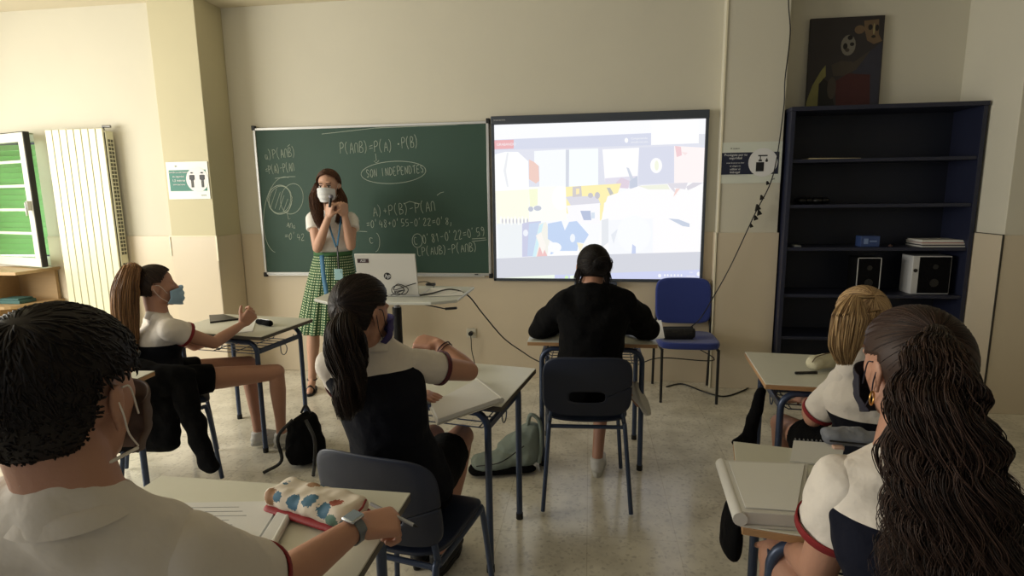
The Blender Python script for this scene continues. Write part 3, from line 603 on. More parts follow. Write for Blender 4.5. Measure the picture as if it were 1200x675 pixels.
CHQ=RZ(.74,1.02,math.radians(-14)); make_chair(CHQ,'navy school chair of the girl with long curly hair at lower right',back_top=.78)
CHN=RZ(-.78,.60,math.radians(0)); make_chair(CHN,'navy school chair of the boy in white at lower left',back_top=.76)
CHO=RZ(-2.45,1.58,math.radians(-5)); make_chair(CHO,'empty navy school chair at the left edge behind the boy',back_top=.78)
# blue upholstered chair
BLUE=mat('royal_blue_upholstery',(30,50,128),.8,bump=.2,bscale=400,sheen=.3)
bl=P(794,405,4.2); bch=thing('upholstered_chair','royal blue padded chair against the wall below the whiteboard corner','chair',(.735,4.34,0),0)
def bk(u,v):
    x,z=rr_xy(u,v,.43,.36); return (x,.215-.06*(z/.36)*-1+.0-.05*(x/.43)**2,.70+z)
v,f=shell(bk,24,18); g=MB(); g.raw(v,f); g.build('padded_back',BLUE,bch,smooth=80,solid=.035,sub=1)
def st(u,v_):
    x,y=rr_xy(u,v_,.45,.42); return (x,y-.0,.435)
v,f=shell(st,20,20); g=MB(); g.raw(v,f); g.build('padded_seat',BLUE,bch,smooth=80,solid=.05,sub=1)
for sx in(-1,1):
    MB().tube([(sx*.20,-.19,0.0),(sx*.20,-.185,.41)],.0105,10).build('leg',BLACKP,bch); MB().tube(catmull([(sx*.215,.235,0),(sx*.215,.19,.42),(sx*.205,.21,.58),(sx*.2,.235,.72)],6),.0105,10).build('leg',BLACKP,bch,smooth=60)
    MB().tube([(sx*.20,-.185,.40),(sx*.213,.19,.40)],.0105,10).build('seat_rail',BLACKP,bch)
pc=thing('black_pencil_case','black ribbed pencil case standing on the blue padded chair','pencil case',(.66,4.26,.462),.1)
def ell(u,v):
    a=2*PI*u; x=-.12+.24*v; r=1 if .04<v<.96 else .75; return (x,.045*r*math.cos(a)*abs(math.cos(a))**-.3 if abs(math.cos(a))>1e-3 else 0,.045+.045*r*math.sin(a))
v,f=shell(ell,24,30); g=MB(); g.raw(v,f); ra=list(range(24)); g.f.append([i for i in range(24)]); g.mi.append(0); g.f.append([30*25+i for i in range(24)]); g.mi.append(0); g.build('fabric_body',mat('ribbed_black_cloth',(26,25,24),.75,bump=.8,bscale=60),pc,smooth=60)
MB().tube([(-.11,-.0,.091),(.11,0,.091)],.004,6).build('zip',BLACKP,pc)
# ------------------------------------------------------------------ people: helpers
def remesh(mb,name,m,parent,voxel=.006,smooth=4,disp=0,dscale=.1,fac=.5,seed=0):
    me=bpy.data.meshes.new(name); me.from_pydata([tuple(p) for p in mb.v],[],mb.f)
    bm=bmesh.new(); bm.from_mesh(me); bmesh.ops.recalc_face_normals(bm,faces=bm.faces); bm.to_mesh(me); bm.free()
    o=bpy.data.objects.new(name,me); COL.objects.link(o)
    r=o.modifiers.new('r','REMESH'); r.mode='VOXEL'; r.voxel_size=voxel; r.use_smooth_shade=True
    if smooth: q=o.modifiers.new('s','SMOOTH'); q.iterations=smooth; q.factor=fac
    if disp:
        tx=bpy.data.textures.new('folds','CLOUDS'); tx.noise_scale=dscale; tx.noise_depth=1
        q=o.modifiers.new('d','DISPLACE'); q.texture=tx; q.strength=disp; q.mid_level=.5; q.texture_coords='LOCAL'
    dg=bpy.context.evaluated_depsgraph_get(); ne=bpy.data.meshes.new_from_object(o.evaluated_get(dg))
    COL.objects.unlink(o); bpy.data.objects.remove(o)
    ne.materials.clear()
    for q in (m if isinstance(m,(list,tuple)) else [m]): ne.materials.append(q)
    ne.polygons.foreach_set('use_smooth',[True]*len(ne.polygons))
    o=bpy.data.objects.new(name,ne); COL.objects.link(o); o.parent=parent; return o
def frame(fwd,up=(0,0,1)):
    f=Vector(fwd).normalized(); u=Vector(up); r=f.cross(u).normalized(); u=r.cross(f).normalized()
    return Matrix((r,f,u)).transposed()      # columns: right, forward, up
def yawdir(deg,pitch=0): a=math.radians(deg); b=math.radians(pitch); return Vector((-math.sin(a)*math.cos(b),math.cos(a)*math.cos(b),math.sin(b)))  # 0=+Y, + = to the left
class Head:
    def __init__(s,c,fwd,up=(0,0,1),k=1.0): s.c=Vector(c); s.R=frame(fwd,up); s.k=k
    def p(s,x,y,z): return s.c+s.R@(Vector((x,y,z))*s.k)
    def e(s,c,r): return sp(s.p(*c),tuple(v*s.k for v in r),s.R)
    def skin(s,mb,neck):
        e=s.e
        mb.hull([e((0,-.012,.028),(.074,.092,.086))]); mb.hull([e((0,.028,-.005),(.064,.066,.062)),e((0,.066,-.094),(.022,.022,.016)),e((.046,.012,-.066),(.016,.02,.02)),e((-.046,.012,-.066),(.016,.02,.02))])
        mb.hull([e((0,.090,.006),(.009,.008,.01)),e((0,.106,-.034),(.014,.012,.010)),e((0,.09,-.036),(.019,.01,.009))])
        mb.hull([e((.028,.070,.028),(.022,.012,.010)),e((-.028,.070,.028),(.022,.012,.010))])
        mb.hull([e((0,.085,-.066),(.024,.010,.010))])
        for q in(-1,1):
            mb.hull([e((q*.074,-.004,-.012),(.006,.012,.026)),e((q*.085,-.020,.004),(.005,.014,.022))])
            mb.hull([e((q*.076,-.004,-.036),(.006,.008,.010))])
        mb.hull([sp(s.p(0,-.022,-.04),.054*s.k),sp(neck,.056*s.k)])
    def eyes(s,par,col=(50,34,24)):
        w=mat('eye_white',(225,220,215),.3); d=mat('iris',col,.3); br=mat('eyebrow_hair',(40,26,20),.9)
        for q in(-1,1):
            o=MB().hull([s.e((q*.031,.080,.002),(.014,.010,.008))]).build('eye',w,par,smooth=80)
            MB().hull([s.e((q*.031,.0885,.002),(.0065,.003,.0065))]).build('iris',d,o,smooth=80)
            MB().hull([s.e((q*.031,.086,.010),(.017,.008,.003))]).build('eyelid',br,o,smooth=80)
            MB().hull([s.e((q*.018,.092,.024),(.006,.004,.003)),s.e((q*.045,.084,.027),(.006,.004,.003))]).build('eyebrow',br,par,smooth=80)
    def mask(s,par,m,loops=LOOP,cup=0):
        def fn(u,v):
            a=(u*2-1); z=.000-.110*v; edge=abs(a)**2
            z=z*(1-edge*.35)+(-.058)*edge*.35
            x=.0675*math.sin(a*1.25)/math.sin(1.25); y=.136*math.cos(a*1.22)**.80
            y=y-.034*max(0,v-.6)**1.0*1.2-.012*(1-v)*(1-edge)+.003*math.sin(v*3.2*2*PI)*(1-edge)
            if v>.6: x*=1-.35*(v-.6)
            return s.p(x,max(y,.02),z)
        v,f=shell(fn,24,20); g=MB(); g.raw(v,f); o=g.build('face_mask',m,par,smooth=80,solid=.0025)
        for q in(-1,1):
            MB().tube(catmull([s.p(q*.069,.045,-.034),s.p(q*.082,.012,.012),s.p(q*.088,-.012,.018)],6),.0013,6).tube(catmull([s.p(q*.066,.045,-.082),s.p(q*.078,.01,-.052),s.p(q*.088,-.012,-.02),s.p(q*.089,-.022,.0)],6),.0013,6).build('ear_loop',loops,o,smooth=80)
        return o
    # direction on scalp -> point
    def scalp(s,d,k=1.0): return s.p(d[0]*.083*k,-.012+d[1]*.102*k,.024+d[2]*.098*k)
def hair_ok(d,nape=-.62):
    x,y,z=d
    if z>.62: return y<.74
    if z>.05: return y<.30+(z-.05)*.55-.25*(1-abs(x))*0
    if z>-.28: return y<-.02
    return y<-.12 and z>nape
def rdir():
    while True:
        v=RNG.normal(size=3); v/=np.linalg.norm(v); return v
def slerp(a,b,t):
    d=max(-1,min(1,float(np.dot(a,b)))); th=math.acos(d)
    if th<1e-4: return a
    return (math.sin((1-t)*th)*a+math.sin(t*th)*b)/math.sin(th)
def hairmat(name,a,b,rough=.42):
    m=bpy.data.materials.new(name); m.use_nodes=True; nt=m.node_tree; bs=nt.nodes['Principled BSDF']; L=nt.links.new
    g=nt.nodes.new('ShaderNodeNewGeometry'); mx=nt.nodes.new('ShaderNodeMix'); mx.data_type='RGBA'
    L(g.outputs['Random Per Island'],mx.inputs[0]); mx.inputs[6].default_value=s2l(a)+(1,); mx.inputs[7].default_value=s2l(b)+(1,); L(mx.outputs[2],bs.inputs['Base Color'])
    bs.inputs['Roughness'].default_value=rough; bs.inputs['Specular IOR Level'].default_value=.22; return m
def strands_obj(name,strands,m,parent,r=.0018,n=4):
    V=[];F=[];off=0
    for st in strands:
        p=np.array([tuple(q) for q in st]); k=len(p)
        t=np.gradient(p,axis=0); t/=np.linalg.norm(t,axis=1,keepdims=True)+1e-9
        a=np.cross(t,np.array([.3,.2,.93])); a/=np.linalg.norm(a,axis=1,keepdims=True)+1e-9; b=np.cross(t,a)
        rr=r*(np.concatenate([np.linspace(.8,1,max(1,k//2)),np.linspace(1,.25,k-max(1,k//2))]))[:,None]
        rings=np.stack([p+(a*math.cos(2*PI*j/n)+b*math.sin(2*PI*j/n))*rr for j in range(n)],1).reshape(-1,3)
        V.append(rings); i=np.arange(k-1)[:,None]*n+off; j=np.arange(n)[None,:]; j2=(j+1)%n
        F.append(np.stack([i+j,i+j2,i+n+j2,i+n+j],-1).reshape(-1,4)); off+=k*n
    V=np.concatenate(V);F=np.concatenate(F)
    me=bpy.data.meshes.new(name); me.vertices.add(len(V)); me.vertices.foreach_set('co',V.ravel()); me.loops.add(F.size); me.loops.foreach_set('vertex_index',F.ravel())
    me.polygons.add(len(F)); me.polygons.foreach_set('loop_start',np.arange(0,F.size,4)); me.polygons.foreach_set('loop_total',np.full(len(F),4)); me.update(calc_edges=True)
    me.polygons.foreach_set('use_smooth',[True]*len(F)); me.materials.append(m)
    o=bpy.data.objects.new(name,me); COL.objects.link(o); o.parent=parent; return o
def cap(H,m,parent,k=1.0,nape=-.62,name='hair',ear=False):
    g=MB(); nu,nv=64,40; idx={}
    pts=[]
    for j in range(nv+1):
        for i in range(nu):
            th=PI*j/nv; ph=2*PI*i/nu; d=(math.sin(th)*math.cos(ph),math.sin(th)*math.sin(ph),math.cos(th)); pts.append((d,H.scalp(d,k)))
    f=[]
    for j in range(nv):
        for i in range(nu):
            q=(j*nu+i,j*nu+(i+1)%nu,(j+1)*nu+(i+1)%nu,(j+1)*nu+i)
            if all(hair_ok(pts[a][0],nape) and not(ear and pts[a][0][2]<.10 and pts[a][0][1]>-.34) for a in q): f.append(q)
    used=sorted({a for q in f for a in q}); mp={a:i for i,a in enumerate(used)}
    g.raw([pts[a][1] for a in used],[[mp[a] for a in q] for q in f]); return g.build(name,m,parent,smooth=80,solid=.006)
def groom(H,tie,tail,trad,n=900,k=1.03,wave=0,freq=6,roots=None,nape=-.62,endjit=.12,nt=26,lift=0,scat=.0,wcoh=0,squash=None):
    tie=np.array(tie)/np.linalg.norm(tie); out=[]; tp=catmull(tail,8) if tail else None
    if tp:
        tarr=np.array([tuple(p) for p in tp]); L=len(tarr)
    cl=[(RNG.uniform(0,2*PI),RNG.uniform(.7,1.3)) for _ in range(24)]
    for _ in range(n):
        for _t in range(200):
            d=rdir()
            if hair_ok(d,nape) and (roots is None or roots(d)): break
        st=[]; m=9
        kk=k+RNG.uniform(-.012,.03)
        for i in range(m):
            t=i/(m-1)*.97; q=slerp(d,tie,t); st.append(H.scalp(q,kk+lift*math.sin(PI*t)))
        if tp:
            a=RNG.uniform(0,2*PI); rr=math.sqrt(RNG.uniform(0,1)); ph=RNG.uniform(0,2*PI)
            c_=cl[int((a/(2*PI))*8)%8*3+int(rr*2.99)]
            if wcoh: ph=c_[0]+RNG.normal()*wcoh
            end=1-abs(RNG.normal())*endjit; end=max(.35,end)
            for i in range(nt):
                t=i/(nt-1)*end; x=t*(L-1); i0=min(int(x),L-2); c=tarr[i0]*(1-(x-i0))+tarr[i0+1]*(x-i0)
                tv=tarr[i0+1]-tarr[i0]; tv/=np.linalg.norm(tv)+1e-9
                e1=np.cross(tv,[0,1,0.05]); e1/=np.linalg.norm(e1)+1e-9; e2=np.cross(tv,e1)
                R_=np.interp(t,np.linspace(0,1,len(trad)),trad)
                w=wave*min(1,t*3); f_=freq*(c_[1] if wcoh else 1)
                s2=squash or 1
                off=e1*(math.cos(a)*rr*R_+w*math.sin(f_*t*2*PI+ph)+scat*t*math.cos(ph*3))+e2*((math.sin(a)*rr*R_)*s2+w*math.cos(f_*t*2*PI+ph)+scat*t*math.sin(ph*5))
                st.append(Vector(c+off))
        out.append(st)
    return out
def hand(mb,w,d,n,side,k=1.0,curl=(.5,.6,.7,.8),thumb=.5,spread=.0,ph=(.8,.7)):
    """w wrist, d towards fingers, n palm normal, side=+1 thumb on d x n side"""
    d=Vector(d).normalized(); n=Vector(n); n=(n-d*n.dot(d)).normalized(); t=d.cross(n)*side
    q=lambda a,b,c: Vector(w)+(d*a+t*b+n*c)*k
    mb.hull([sp(q(-.01,0,0),.020*k),sp(q(.025,.022,0),.0145*k),sp(q(.025,-.022,0),.0145*k)])
    mb.hull([sp(q(.02,.024,0),.014*k),sp(q(.02,-.024,0),.014*k),sp(q(.085,.034,0),.0115*k),sp(q(.080,-.034,0),.0105*k),sp(q(.09,.010,-.002),.0120*k)])
    mb.hull([sp(q(.018,.024,.006),.016*k),sp(q(.05,.034,.008),.012*k)])
    for i,(b,l,r) in enumerate(((.033,.074,.0088),(.0115,.082,.009),(-.0105,.076,.0086),(-.031,.060,.0078))):
        c=curl[i]; p=q(.084-.004*(i==3),b,0); ang=c*.9; sl=[l*.46,l*.30,l*.24]
        tt=t*(b*2.2*spread)
        for j in range(3):
            dr=(d*math.cos(ang)+n*math.sin(ang)+tt).normalized(); p2=p+dr*sl[j]*k
            mb.hull([sp(p,(r-.0006*j)*k),sp(p2,(r-.0006*(j+1))*k)]); p=p2; ang+=c*(1.15 if j==0 else .8)
    p=q(.03,.034,.006); dr=(d*(.75-.3*thumb)+t*(.75-.5*thumb)+n*(.25+.7*thumb)).normalized(); p2=p+dr*.040*k; mb.hull([sp(p,.0135*k),sp(p2,.0105*k)])
    dr2=(dr+d*.35-t*.35*thumb+n*.1*thumb).normalized(); p3=p2+dr2*.032*k; mb.hull([sp(p2,.0105*k),sp(p3,.0085*k)])
def limb(mb,pts):
    for (a,ra),(b,rb) in zip(pts,pts[1:]): mb.hull([sp(a,ra),sp(b,rb)])
def arm(mb,sh,el,wr,k=1.0):
    m=el.lerp(wr,.25)
    limb(mb,[(sh,.046*k),(sh.lerp(el,.45),.043*k),(el,.036*k)]); limb(mb,[(el,.036*k),(m,.038*k),(wr,.0235*k)])
def leg(mb,hip,kn,an,toe,k=1.0):
    limb(mb,[(hip,.082*k),(hip.lerp(kn,.5),.072*k),(kn,.054*k)]); c=kn.lerp(an,.3); limb(mb,[(kn,.050*k),(c,.053*k),(kn.lerp(an,.75),.036*k),(an,.033*k)])
    limb(mb,[(an,.032*k),(an.lerp(toe,.3)+Vector((0,0,-.012)),.032*k),(toe,.024*k)])
def torso_prims(mb,pel,neck,shL,shR,R,g=0,waist=.5,kw=1.0):
    pel,neck,shL,shR=map(Vector,(pel,neck,shL,shR)); mid=(shL+shR)/2
    wa=pel.lerp(mid,.42); ch=pel.lerp(mid,.74)
    P1=sp(pel,(.165*kw+g,.115+g,.10+g),R); P2=sp(wa,(.128*kw+g,.098+g,.07+g),R); P3=sp(ch,(.148*kw+g,.108+g,.09+g),R)
    mb.hull([P1,P2]); mb.hull([P2,P3]); mb.hull([P3,sp(shL.lerp(mid,.22),.050+g),sp(shR.lerp(mid,.22),.050+g)])
    mb.hull([sp(shL.lerp(mid,.15),.045+g),sp(shR.lerp(mid,.15),.045+g),sp(neck,.048+g*.6)])
def sleeve(mb,sh,el,t,r0=.066,r1=.062):
    e=sh.lerp(el,t); mb.hull([sp(sh,r0),ring(e,el-sh,r1)]); return e
def cuff(sh,el,t,r,par,m=RED,wd=.012,name='sleeve_trim'):
    ax=(el-sh).normalized(); e=sh.lerp(el,t)
    a=ax.cross(Vector((0,0,1)) if abs(ax.z)<.9 else Vector((1,0,0))).normalized(); b=ax.cross(a)
    v=[];f=[];n=32; prof=((r+.001,-wd),(r+.004,-wd),(r+.004,.004),(r-.004,.006),(r-.006,-.0))
    for rr,h in prof:
        for k in range(n): v.append(e+ax*h+(a*math.cos(2*PI*k/n)+b*math.sin(2*PI*k/n))*rr)
    for i in range(len(prof)-1):
        for k in range(n): f.append((i*n+k,i*n+(k+1)%n,(i+1)*n+(k+1)%n,(i+1)*n+k))
    g=MB(); g.raw(v,f); return g.build(name,m,par,smooth=80)
def collar(neck,R,par,m,r=.062,name='collar',h=.03):
    g=MB(); n=36; v=[];f=[]
    for rr,z in ((r+.014,-.012),(r+.006,.004),(r,h),(r-.004,h),(r-.004,-.0)):
        for k in range(n):
            a=2*PI*k/n; v.append(Vector(neck)+R@Vector((math.cos(a)*rr,math.sin(a)*rr*.95,z-.010*math.sin(a))))
    for i in range(4):
        for k in range(n): f.append((i*n+k,i*n+(k+1)%n,(i+1)*n+(k+1)%n,(i+1)*n+k))
    g.raw(v,f); return g.build(name,m,par,smooth=80)
def shoe(an,toe,par,m=SHOEW,sole=RUBBER,k=1.0,name='shoe',upv=(0,0,1)):
    an,toe=Vector(an),Vector(toe); d=toe-an; d.z=0 if upv==(0,0,1) else d.z; d.normalize(); u=Vector(upv)
    R=frame(d,u); base=an-u*.085*k+d*.02
    g=MB(); q=lambda y,z,x=0: base+R@(Vector((x,y,z))*k)
    def b(y,z,r): return sp(q(y,z),tuple(v*k for v in r),R)
    g.hull([b(-.045,.040,(.033,.03,.03)),b(.06,.036,(.040,.04,.026))]); g.hull([b(.06,.034,(.042,.04,.026)),b(.155,.026,(.036,.04,.019))]); g.hull([b(-.035,.04,(.034,.034,.03)),sp(q(-.02,.085),(.040*k,.046*k,.012*k),R)]); g.hull([sp(q(-.0,.085),(.036*k,.04*k,.012*k),R),b(.09,.045,(.03,.03,.016))])
    o=remesh(g,name,m,par,.005,3)
    s_=MB(); n=32; v=[]
    for z in(-.004,.022):
        for i in range(n):
            a=2*PI*i/n; y=.06+.135*math.sin(a); x=.043*math.cos(a)*(1 if math.sin(a)>0 else .85); v.append(q(y,z,x))
    s_.raw(v,[tuple(range(n-1,-1,-1)),tuple(range(n,2*n))]+[(i,(i+1)%n,n+(i+1)%n,n+i) for i in range(n)]); s_.build('sole',sole,o,smooth=60,bevel=.003)
    l=MB()
    for i in range(5): y=.045+i*.016; l.tube([q(y,.074-.35*(y-.045)-.004,-.020),q(y,.082-.35*(y-.045)-.004,0),q(y,.074-.35*(y-.045)-.004,.020)],.003*k,6)
    l.build('laces',RUBBER,o); return o
def planemat(name,rgbA,rgbB,p,n,bump=.5,rgbC=None,p2=None,n2=None):
    """cloth sewn from two coloured panels; seam = plane through p with normal n (A on the +n side)"""
    m=mat(name,rgbA,.88,bump=bump,bscale=24,spec=.2); nt=m.node_tree; b=nt.nodes['Principled BSDF']; L=nt.links.new
    tc=[x for x in nt.nodes if x.type=='TEX_COORD'][0]
    def half(p,n):
        s_=nt.nodes.new('ShaderNodeVectorMath'); s_.operation='SUBTRACT'; L(tc.outputs['Object'],s_.inputs[0]); s_.inputs[1].default_value=tuple(p)
        d=nt.nodes.new('ShaderNodeVectorMath'); d.operation='DOT_PRODUCT'; L(s_.outputs[0],d.inputs[0]); d.inputs[1].default_value=tuple(n)
        c=nt.nodes.new('ShaderNodeMath'); c.operation='GREATER_THAN'; L(d.outputs['Value'],c.inputs[0]); c.inputs[1].default_value=0; return c.outputs[0]
    mx=nt.nodes.new('ShaderNodeMix'); mx.data_type='RGBA'; L(half(p,n),mx.inputs[0]); mx.inputs[6].default_value=s2l(rgbB)+(1,); mx.inputs[7].default_value=s2l(rgbA)+(1,)
    L(mx.outputs[2],b.inputs['Base Color']); return m
def person(label,loc,group=None):
    return thing('person',label,'person',(0,0,0))
V=Vector
WHT=(216,208,198); NVY=(10,12,22)
# ------------------------------------------------------------------ teacher
T_=person('woman in white top and green checked skirt standing before the chalkboard',None)
tf=V((.28,-.96,0)).normalized(); TR=frame(tf)
neck=P(389,246,4.21); shR_=P(368,257,4.17); shL_=P(411,258,4.24); pel=P(387,318,4.24)
elR=P(372,291,4.08); elL=P(411,288,4.13); wrR=P(385,254,3.99); wrL=P(404,253,4.05)
H=Head(P(385,218,4.15),(.10,-.98,-.10)); mb=MB(); H.skin(mb,neck)
torso_prims(mb,pel,neck,shL_,shR_,TR,-.022,kw=.9); arm(mb,shR_,elR,wrR); arm(mb,shL_,elL,wrL)
hand(mb,wrR,P(387,238,3.98)-wrR,V((.25,-.2,0))*-1+V((.7,.5,0)),-1,1.0,(1.15,1.2,1.25,1.3),.7)
hand(mb,wrL,P(402,238,4.03)-wrL,V((-.8,.3,0)),1,1.0,(1.3,1.3,1.3,1.3),.8)
anR=P(366,446,4.16); anR.z=.085; anL=P(393,444,4.28); anL.z=.085
hipc=pel+V((0,0,-.06)); rt_=TR@V((.085,0,0))
leg(mb,hipc+rt_,V(((hipc+rt_).x*.5+anR.x*.5-.01,(hipc+rt_).y*.5+anR.y*.5-.02,.50)),anR,anR+tf*.13+V((0,0,-.06)),.95)
leg(mb,hipc-rt_,V(((hipc-rt_).x*.5+anL.x*.5,(hipc-rt_).y*.5+anL.y*.5-.02,.50)),anL,anL+tf*.13+V((0,0,-.06)),.95)
remesh(mb,'body',SKINL,T_,.0045,3)
H.eyes(T_); H.mask(T_,SURGW)
mb=MB(); torso_prims(mb,V((P(391,294,4.24).x,4.23,P(391,290,4.23).z)),neck+V((0,0,-.035)),shL_,shR_,TR,.004,kw=.88)
for a,b in((shR_,elR),(shL_,elL)): sleeve(mb,a,b,.36,.062,.066)
remesh(mb,'white_top',mat('bright_white_cotton',(238,234,228),.8,bump=.5,bscale=22),T_,.006,4,.012,.09)
SKG=bpy.data.materials.new('green_gingham'); SKG.use_nodes=True; nt=SKG.node_tree; b=nt.nodes['Principled BSDF']; b.inputs['Roughness'].default_value=.85
uv=nt.nodes.new('ShaderNodeUVMap'); br=nt.nodes.new('ShaderNodeTexBrick'); br.offset=0; br.inputs['Scale'].default_value=1; br.inputs['Brick Width'].default_value=.020; br.inputs['Row Height'].default_value=.020; br.inputs['Mortar Size'].default_value=.0056; br.inputs['Mortar Smooth'].default_value=.2
br.inputs['Color1'].default_value=s2l((206,216,178))+(1,); br.inputs['Color2'].default_value=s2l((190,206,164))+(1,); br.inputs['Mortar'].default_value=s2l((32,76,42))+(1,)
nt.links.new(uv.outputs[0],br.inputs['Vector']); nt.links.new(br.outputs[0],b.inputs['Base Color'])
zt=P(390,296,4.2).z; zh=P(372,387,4.2).z; cw=V((P(391,296,4.24).x,4.23)); chm=V((P(386,387,4.2).x,4.22))
def sk(u,v):
    a=2*PI*u; t=v; rr=.128+(.235-.128)*(t**.8); pl_=.012*t*math.cos(18*a)+.006*t*math.cos(7*a+1)
    c=cw.lerp(chm,t); return (c.x+(rr*1.08+pl_)*math.cos(a),c.y+(rr*.86+pl_)*math.sin(a),zt+(zh-zt)*t)
v,f=shell(sk,144,24); g=MB(); g.raw(v,f); o=g.build('skirt',SKG,T_,smooth=80,solid=.003)
ul=o.data.uv_layers.new(name='UVMap')
for lp in o.data.loops:
    i=lp.vertex_index; ul.data[lp.index].uv=((i%145)/144*1.28,(i//145)/24*.62)
g=MB(); v,f=shell(lambda u,v:(cw.x+.140*1.06*math.cos(2*PI*u),cw.y+.140*.88*math.sin(2*PI*u),zt+.012-.03*v),48,2); g.raw(v,f); g.build('waistband',mat('green_band',(60,104,62),.8),T_,smooth=80,solid=.004)
LANY=mat('blue_lanyard',(58,108,142),.7)
def strap(pts,w,m,name,par,n=V((0,-1,0))):
    pts=catmull(pts,6); v=[];
    for i,p in enumerate(pts):
        t=(pts[min(i+1,len(pts)-1)]-pts[max(i-1,0)]).normalized(); s_=t.cross(n).normalized()*w/2; v+= [p-s_,p+s_]
    f=[(2*i,2*i+1,2*i+3,2*i+2) for i in range(len(pts)-1)]; g=MB(); g.raw(v,f); return g.build(name,m,par,smooth=80,solid=.002)
ly=strap([P(383,250,4.06),P(387,268,4.04),P(394,290,4.07)],.014,LANY,'lanyard',T_); strap([P(400,250,4.07),P(398,268,4.05),P(395,290,4.07)],.014,LANY,'lanyard',T_)
strap([P(395,288,4.065),P(396,300,4.055),P(397,316,4.0)],.012,BLACKP,'badge_strap',T_,)
a=P(392,315,3.985); b=P(402,328,3.975); MB().box((a.x,3.975,b.z),(b.x,3.980,a.z)).box((a.x+.012,3.972,a.z-.03),(b.x-.012,3.976,a.z-.008)).build('badge',mat('badge_plastic',(150,186,190),.3),T_,bevel=.002)
strap([P(377,299,4.07),P(379,322,4.0),P(383,346,3.955)],.036,LANY,'hanging_ribbon',T_)
HB=hairmat('brown_hair',(56,34,24),(98,64,42))
cap(H,HB,T_,1.02)
ss=groom(H,(.93,-.15,-.25),[P(374,216,4.10),P(370,232,4.10),P(372,250,4.06),P(377,268,4.03)],[.032,.046,.044,.024],1100,1.05,.004,2,lambda d:d[0]>.0 ,endjit=.2)
ss+=groom(H,(-.93,-.25,-.25),[P(397,222,4.18),P(401,234,4.16),P(401,248,4.12),P(396,262,4.06)],[.024,.036,.038,.024],1000,1.05,.004,2,lambda d:d[0]<=.0,endjit=.2)
ss+=groom(H,(0,-1,-.3),[P(388,222,4.28),P(389,240,4.30),P(389,258,4.30)],[.07,.085,.07],900,1.05,.004,2)
strands_obj('hair',ss,HB,T_,.0022)
for an in(anR,anL):
    g=MB(); d=tf; base=an+V((0,0,-.082)); Rm=frame(d)
    v=[];n=24
    for z in(0,.012):
        for i in range(n): q=2*PI*i/n; v.append(base+Rm@V((.040*math.cos(q),.055+.12*math.sin(q),z)))
    g.raw(v,[tuple(range(n-1,-1,-1)),tuple(range(n,2*n))]+[(i,(i+1)%n,n+(i+1)%n,n+i) for i in range(n)])
    so_=g.build('sandal',DARKSOLE,T_,smooth=60)
    MB().tube([base+Rm@V((.037*math.cos(q),.0+.036*math.sin(q),.085)) for q in np.linspace(0,2*PI,20)],.0045,6).tube(catmull([base+Rm@V((-.042,.10,.012)),base+Rm@V((0,.10,.062)),base+Rm@V((.042,.10,.012))],6),.008,6).build('sandal_strap',BLACKP,so_)
mc=thing('microphone','small grey microphone held just below the white mask of the standing woman','microphone')
a=P(386,243,3.955); b=P(388,229,3.965); ax=(b-a).normalized()
MB().hull([ring(a,ax,.008),ring(a.lerp(b,.75),ax,.011)]).build('handle',BLACKP,mc,smooth=60); MB().hull([sp(a.lerp(b,.9),.017)]).build('grille',mat('grey_mesh',(120,118,130),.5,metal=.5),mc,smooth=80)
# ------------------------------------------------------------------ student in black hoodie
A=person('person in black hoodie with dark hair in a bun, seated facing the whiteboard',None)
neck=P(694,334,2.89); shl=P(664,356,2.90); shr=P(730,356,2.90); pel=V((0,2.86,.57)); ell_=P(631,386,3.10); elr=P(761,386,3.10)
wl_=V((-.12,3.28,.79)); wr_=V((.14,3.28,.79)); R0=frame((0,1,0))
H=Head(P(696,315,2.95),(.12,.93,-.22),k=1.0); mb=MB(); H.skin(mb,neck); torso_prims(mb,pel,neck,shl,shr,R0,-.01); arm(mb,shl,ell_,wl_); arm(mb,shr,elr,wr_)
hand(mb,wl_,(1,.35,-.05),(0,0,-1),1,.95,(.5,.6,.6,.6),.3); hand(mb,wr_,(-1,.5,-.05),(0,0,-1),-1,.95,(.5,.6,.6,.6),.3)
kR=V((.09,3.22,.52)); aR=PZ(700,537,.09); kL=V((-.17,3.17,.545)); aL=P(738,452,3.10)
leg(mb,V((.085,2.88,.55)),kR,aR,aR+V((0,.13,-.05)),.92); leg(mb,V((-.085,2.88,.55)),kL,aL,aL+V((.05,-.03,-.09)),.92)
remesh(mb,'body',SKIN,A,.005,3)
shoe(aR+V((0,0,.0)),aR+V((.02,.2,-.06)),A); shoe(aL,aL+V((.07,-.06,-.16)),A,upv=(-.75,.6,-.1),k=.72)
mb=MB(); g_=.032; torso_prims(mb,pel+V((0,0,-.02)),neck+V((0,0,-.03)),shl,shr,R0,g_)
for s_,e_,w_2 in((shl,ell_,wl_),(shr,elr,wr_)): limb(mb,[(s_,.076),(s_.lerp(e_,.5),.074),(e_,.062)]); limb(mb,[(e_,.062),(w_2,.042)])
mb.hull([sp(neck+V((0,-.05,-.02)),(.085,.05,.045)),sp(neck+V((0,-.075,-.09)),(.08,.035,.05))]); mb.hull([sp(neck+V((0,0,-.01)),(.075,.07,.03))])
remesh(mb,'hoodie',BLACK,A,.007,5,.03,.11)
mb=MB(); mb.hull([sp(pel,(.18,.13,.09)),sp(pel+V((0,.0,-.06)),(.17,.13,.05))]); limb(mb,[(V((.085,2.88,.55)),.098),(V((.085,2.88,.55)).lerp(kR,.6),.086)]); limb(mb,[(V((-.085,2.88,.55)),.098),(V((-.085,2.88,.55)).lerp(kL,.6),.086)])
remesh(mb,'shorts',BLACK,A,.007,4,.015,.1)
HK=hairmat('dark_hair',(12,9,9),(30,23,22),.6); HD=HK
cap(H,HK,A,1.0,nape=-.75)
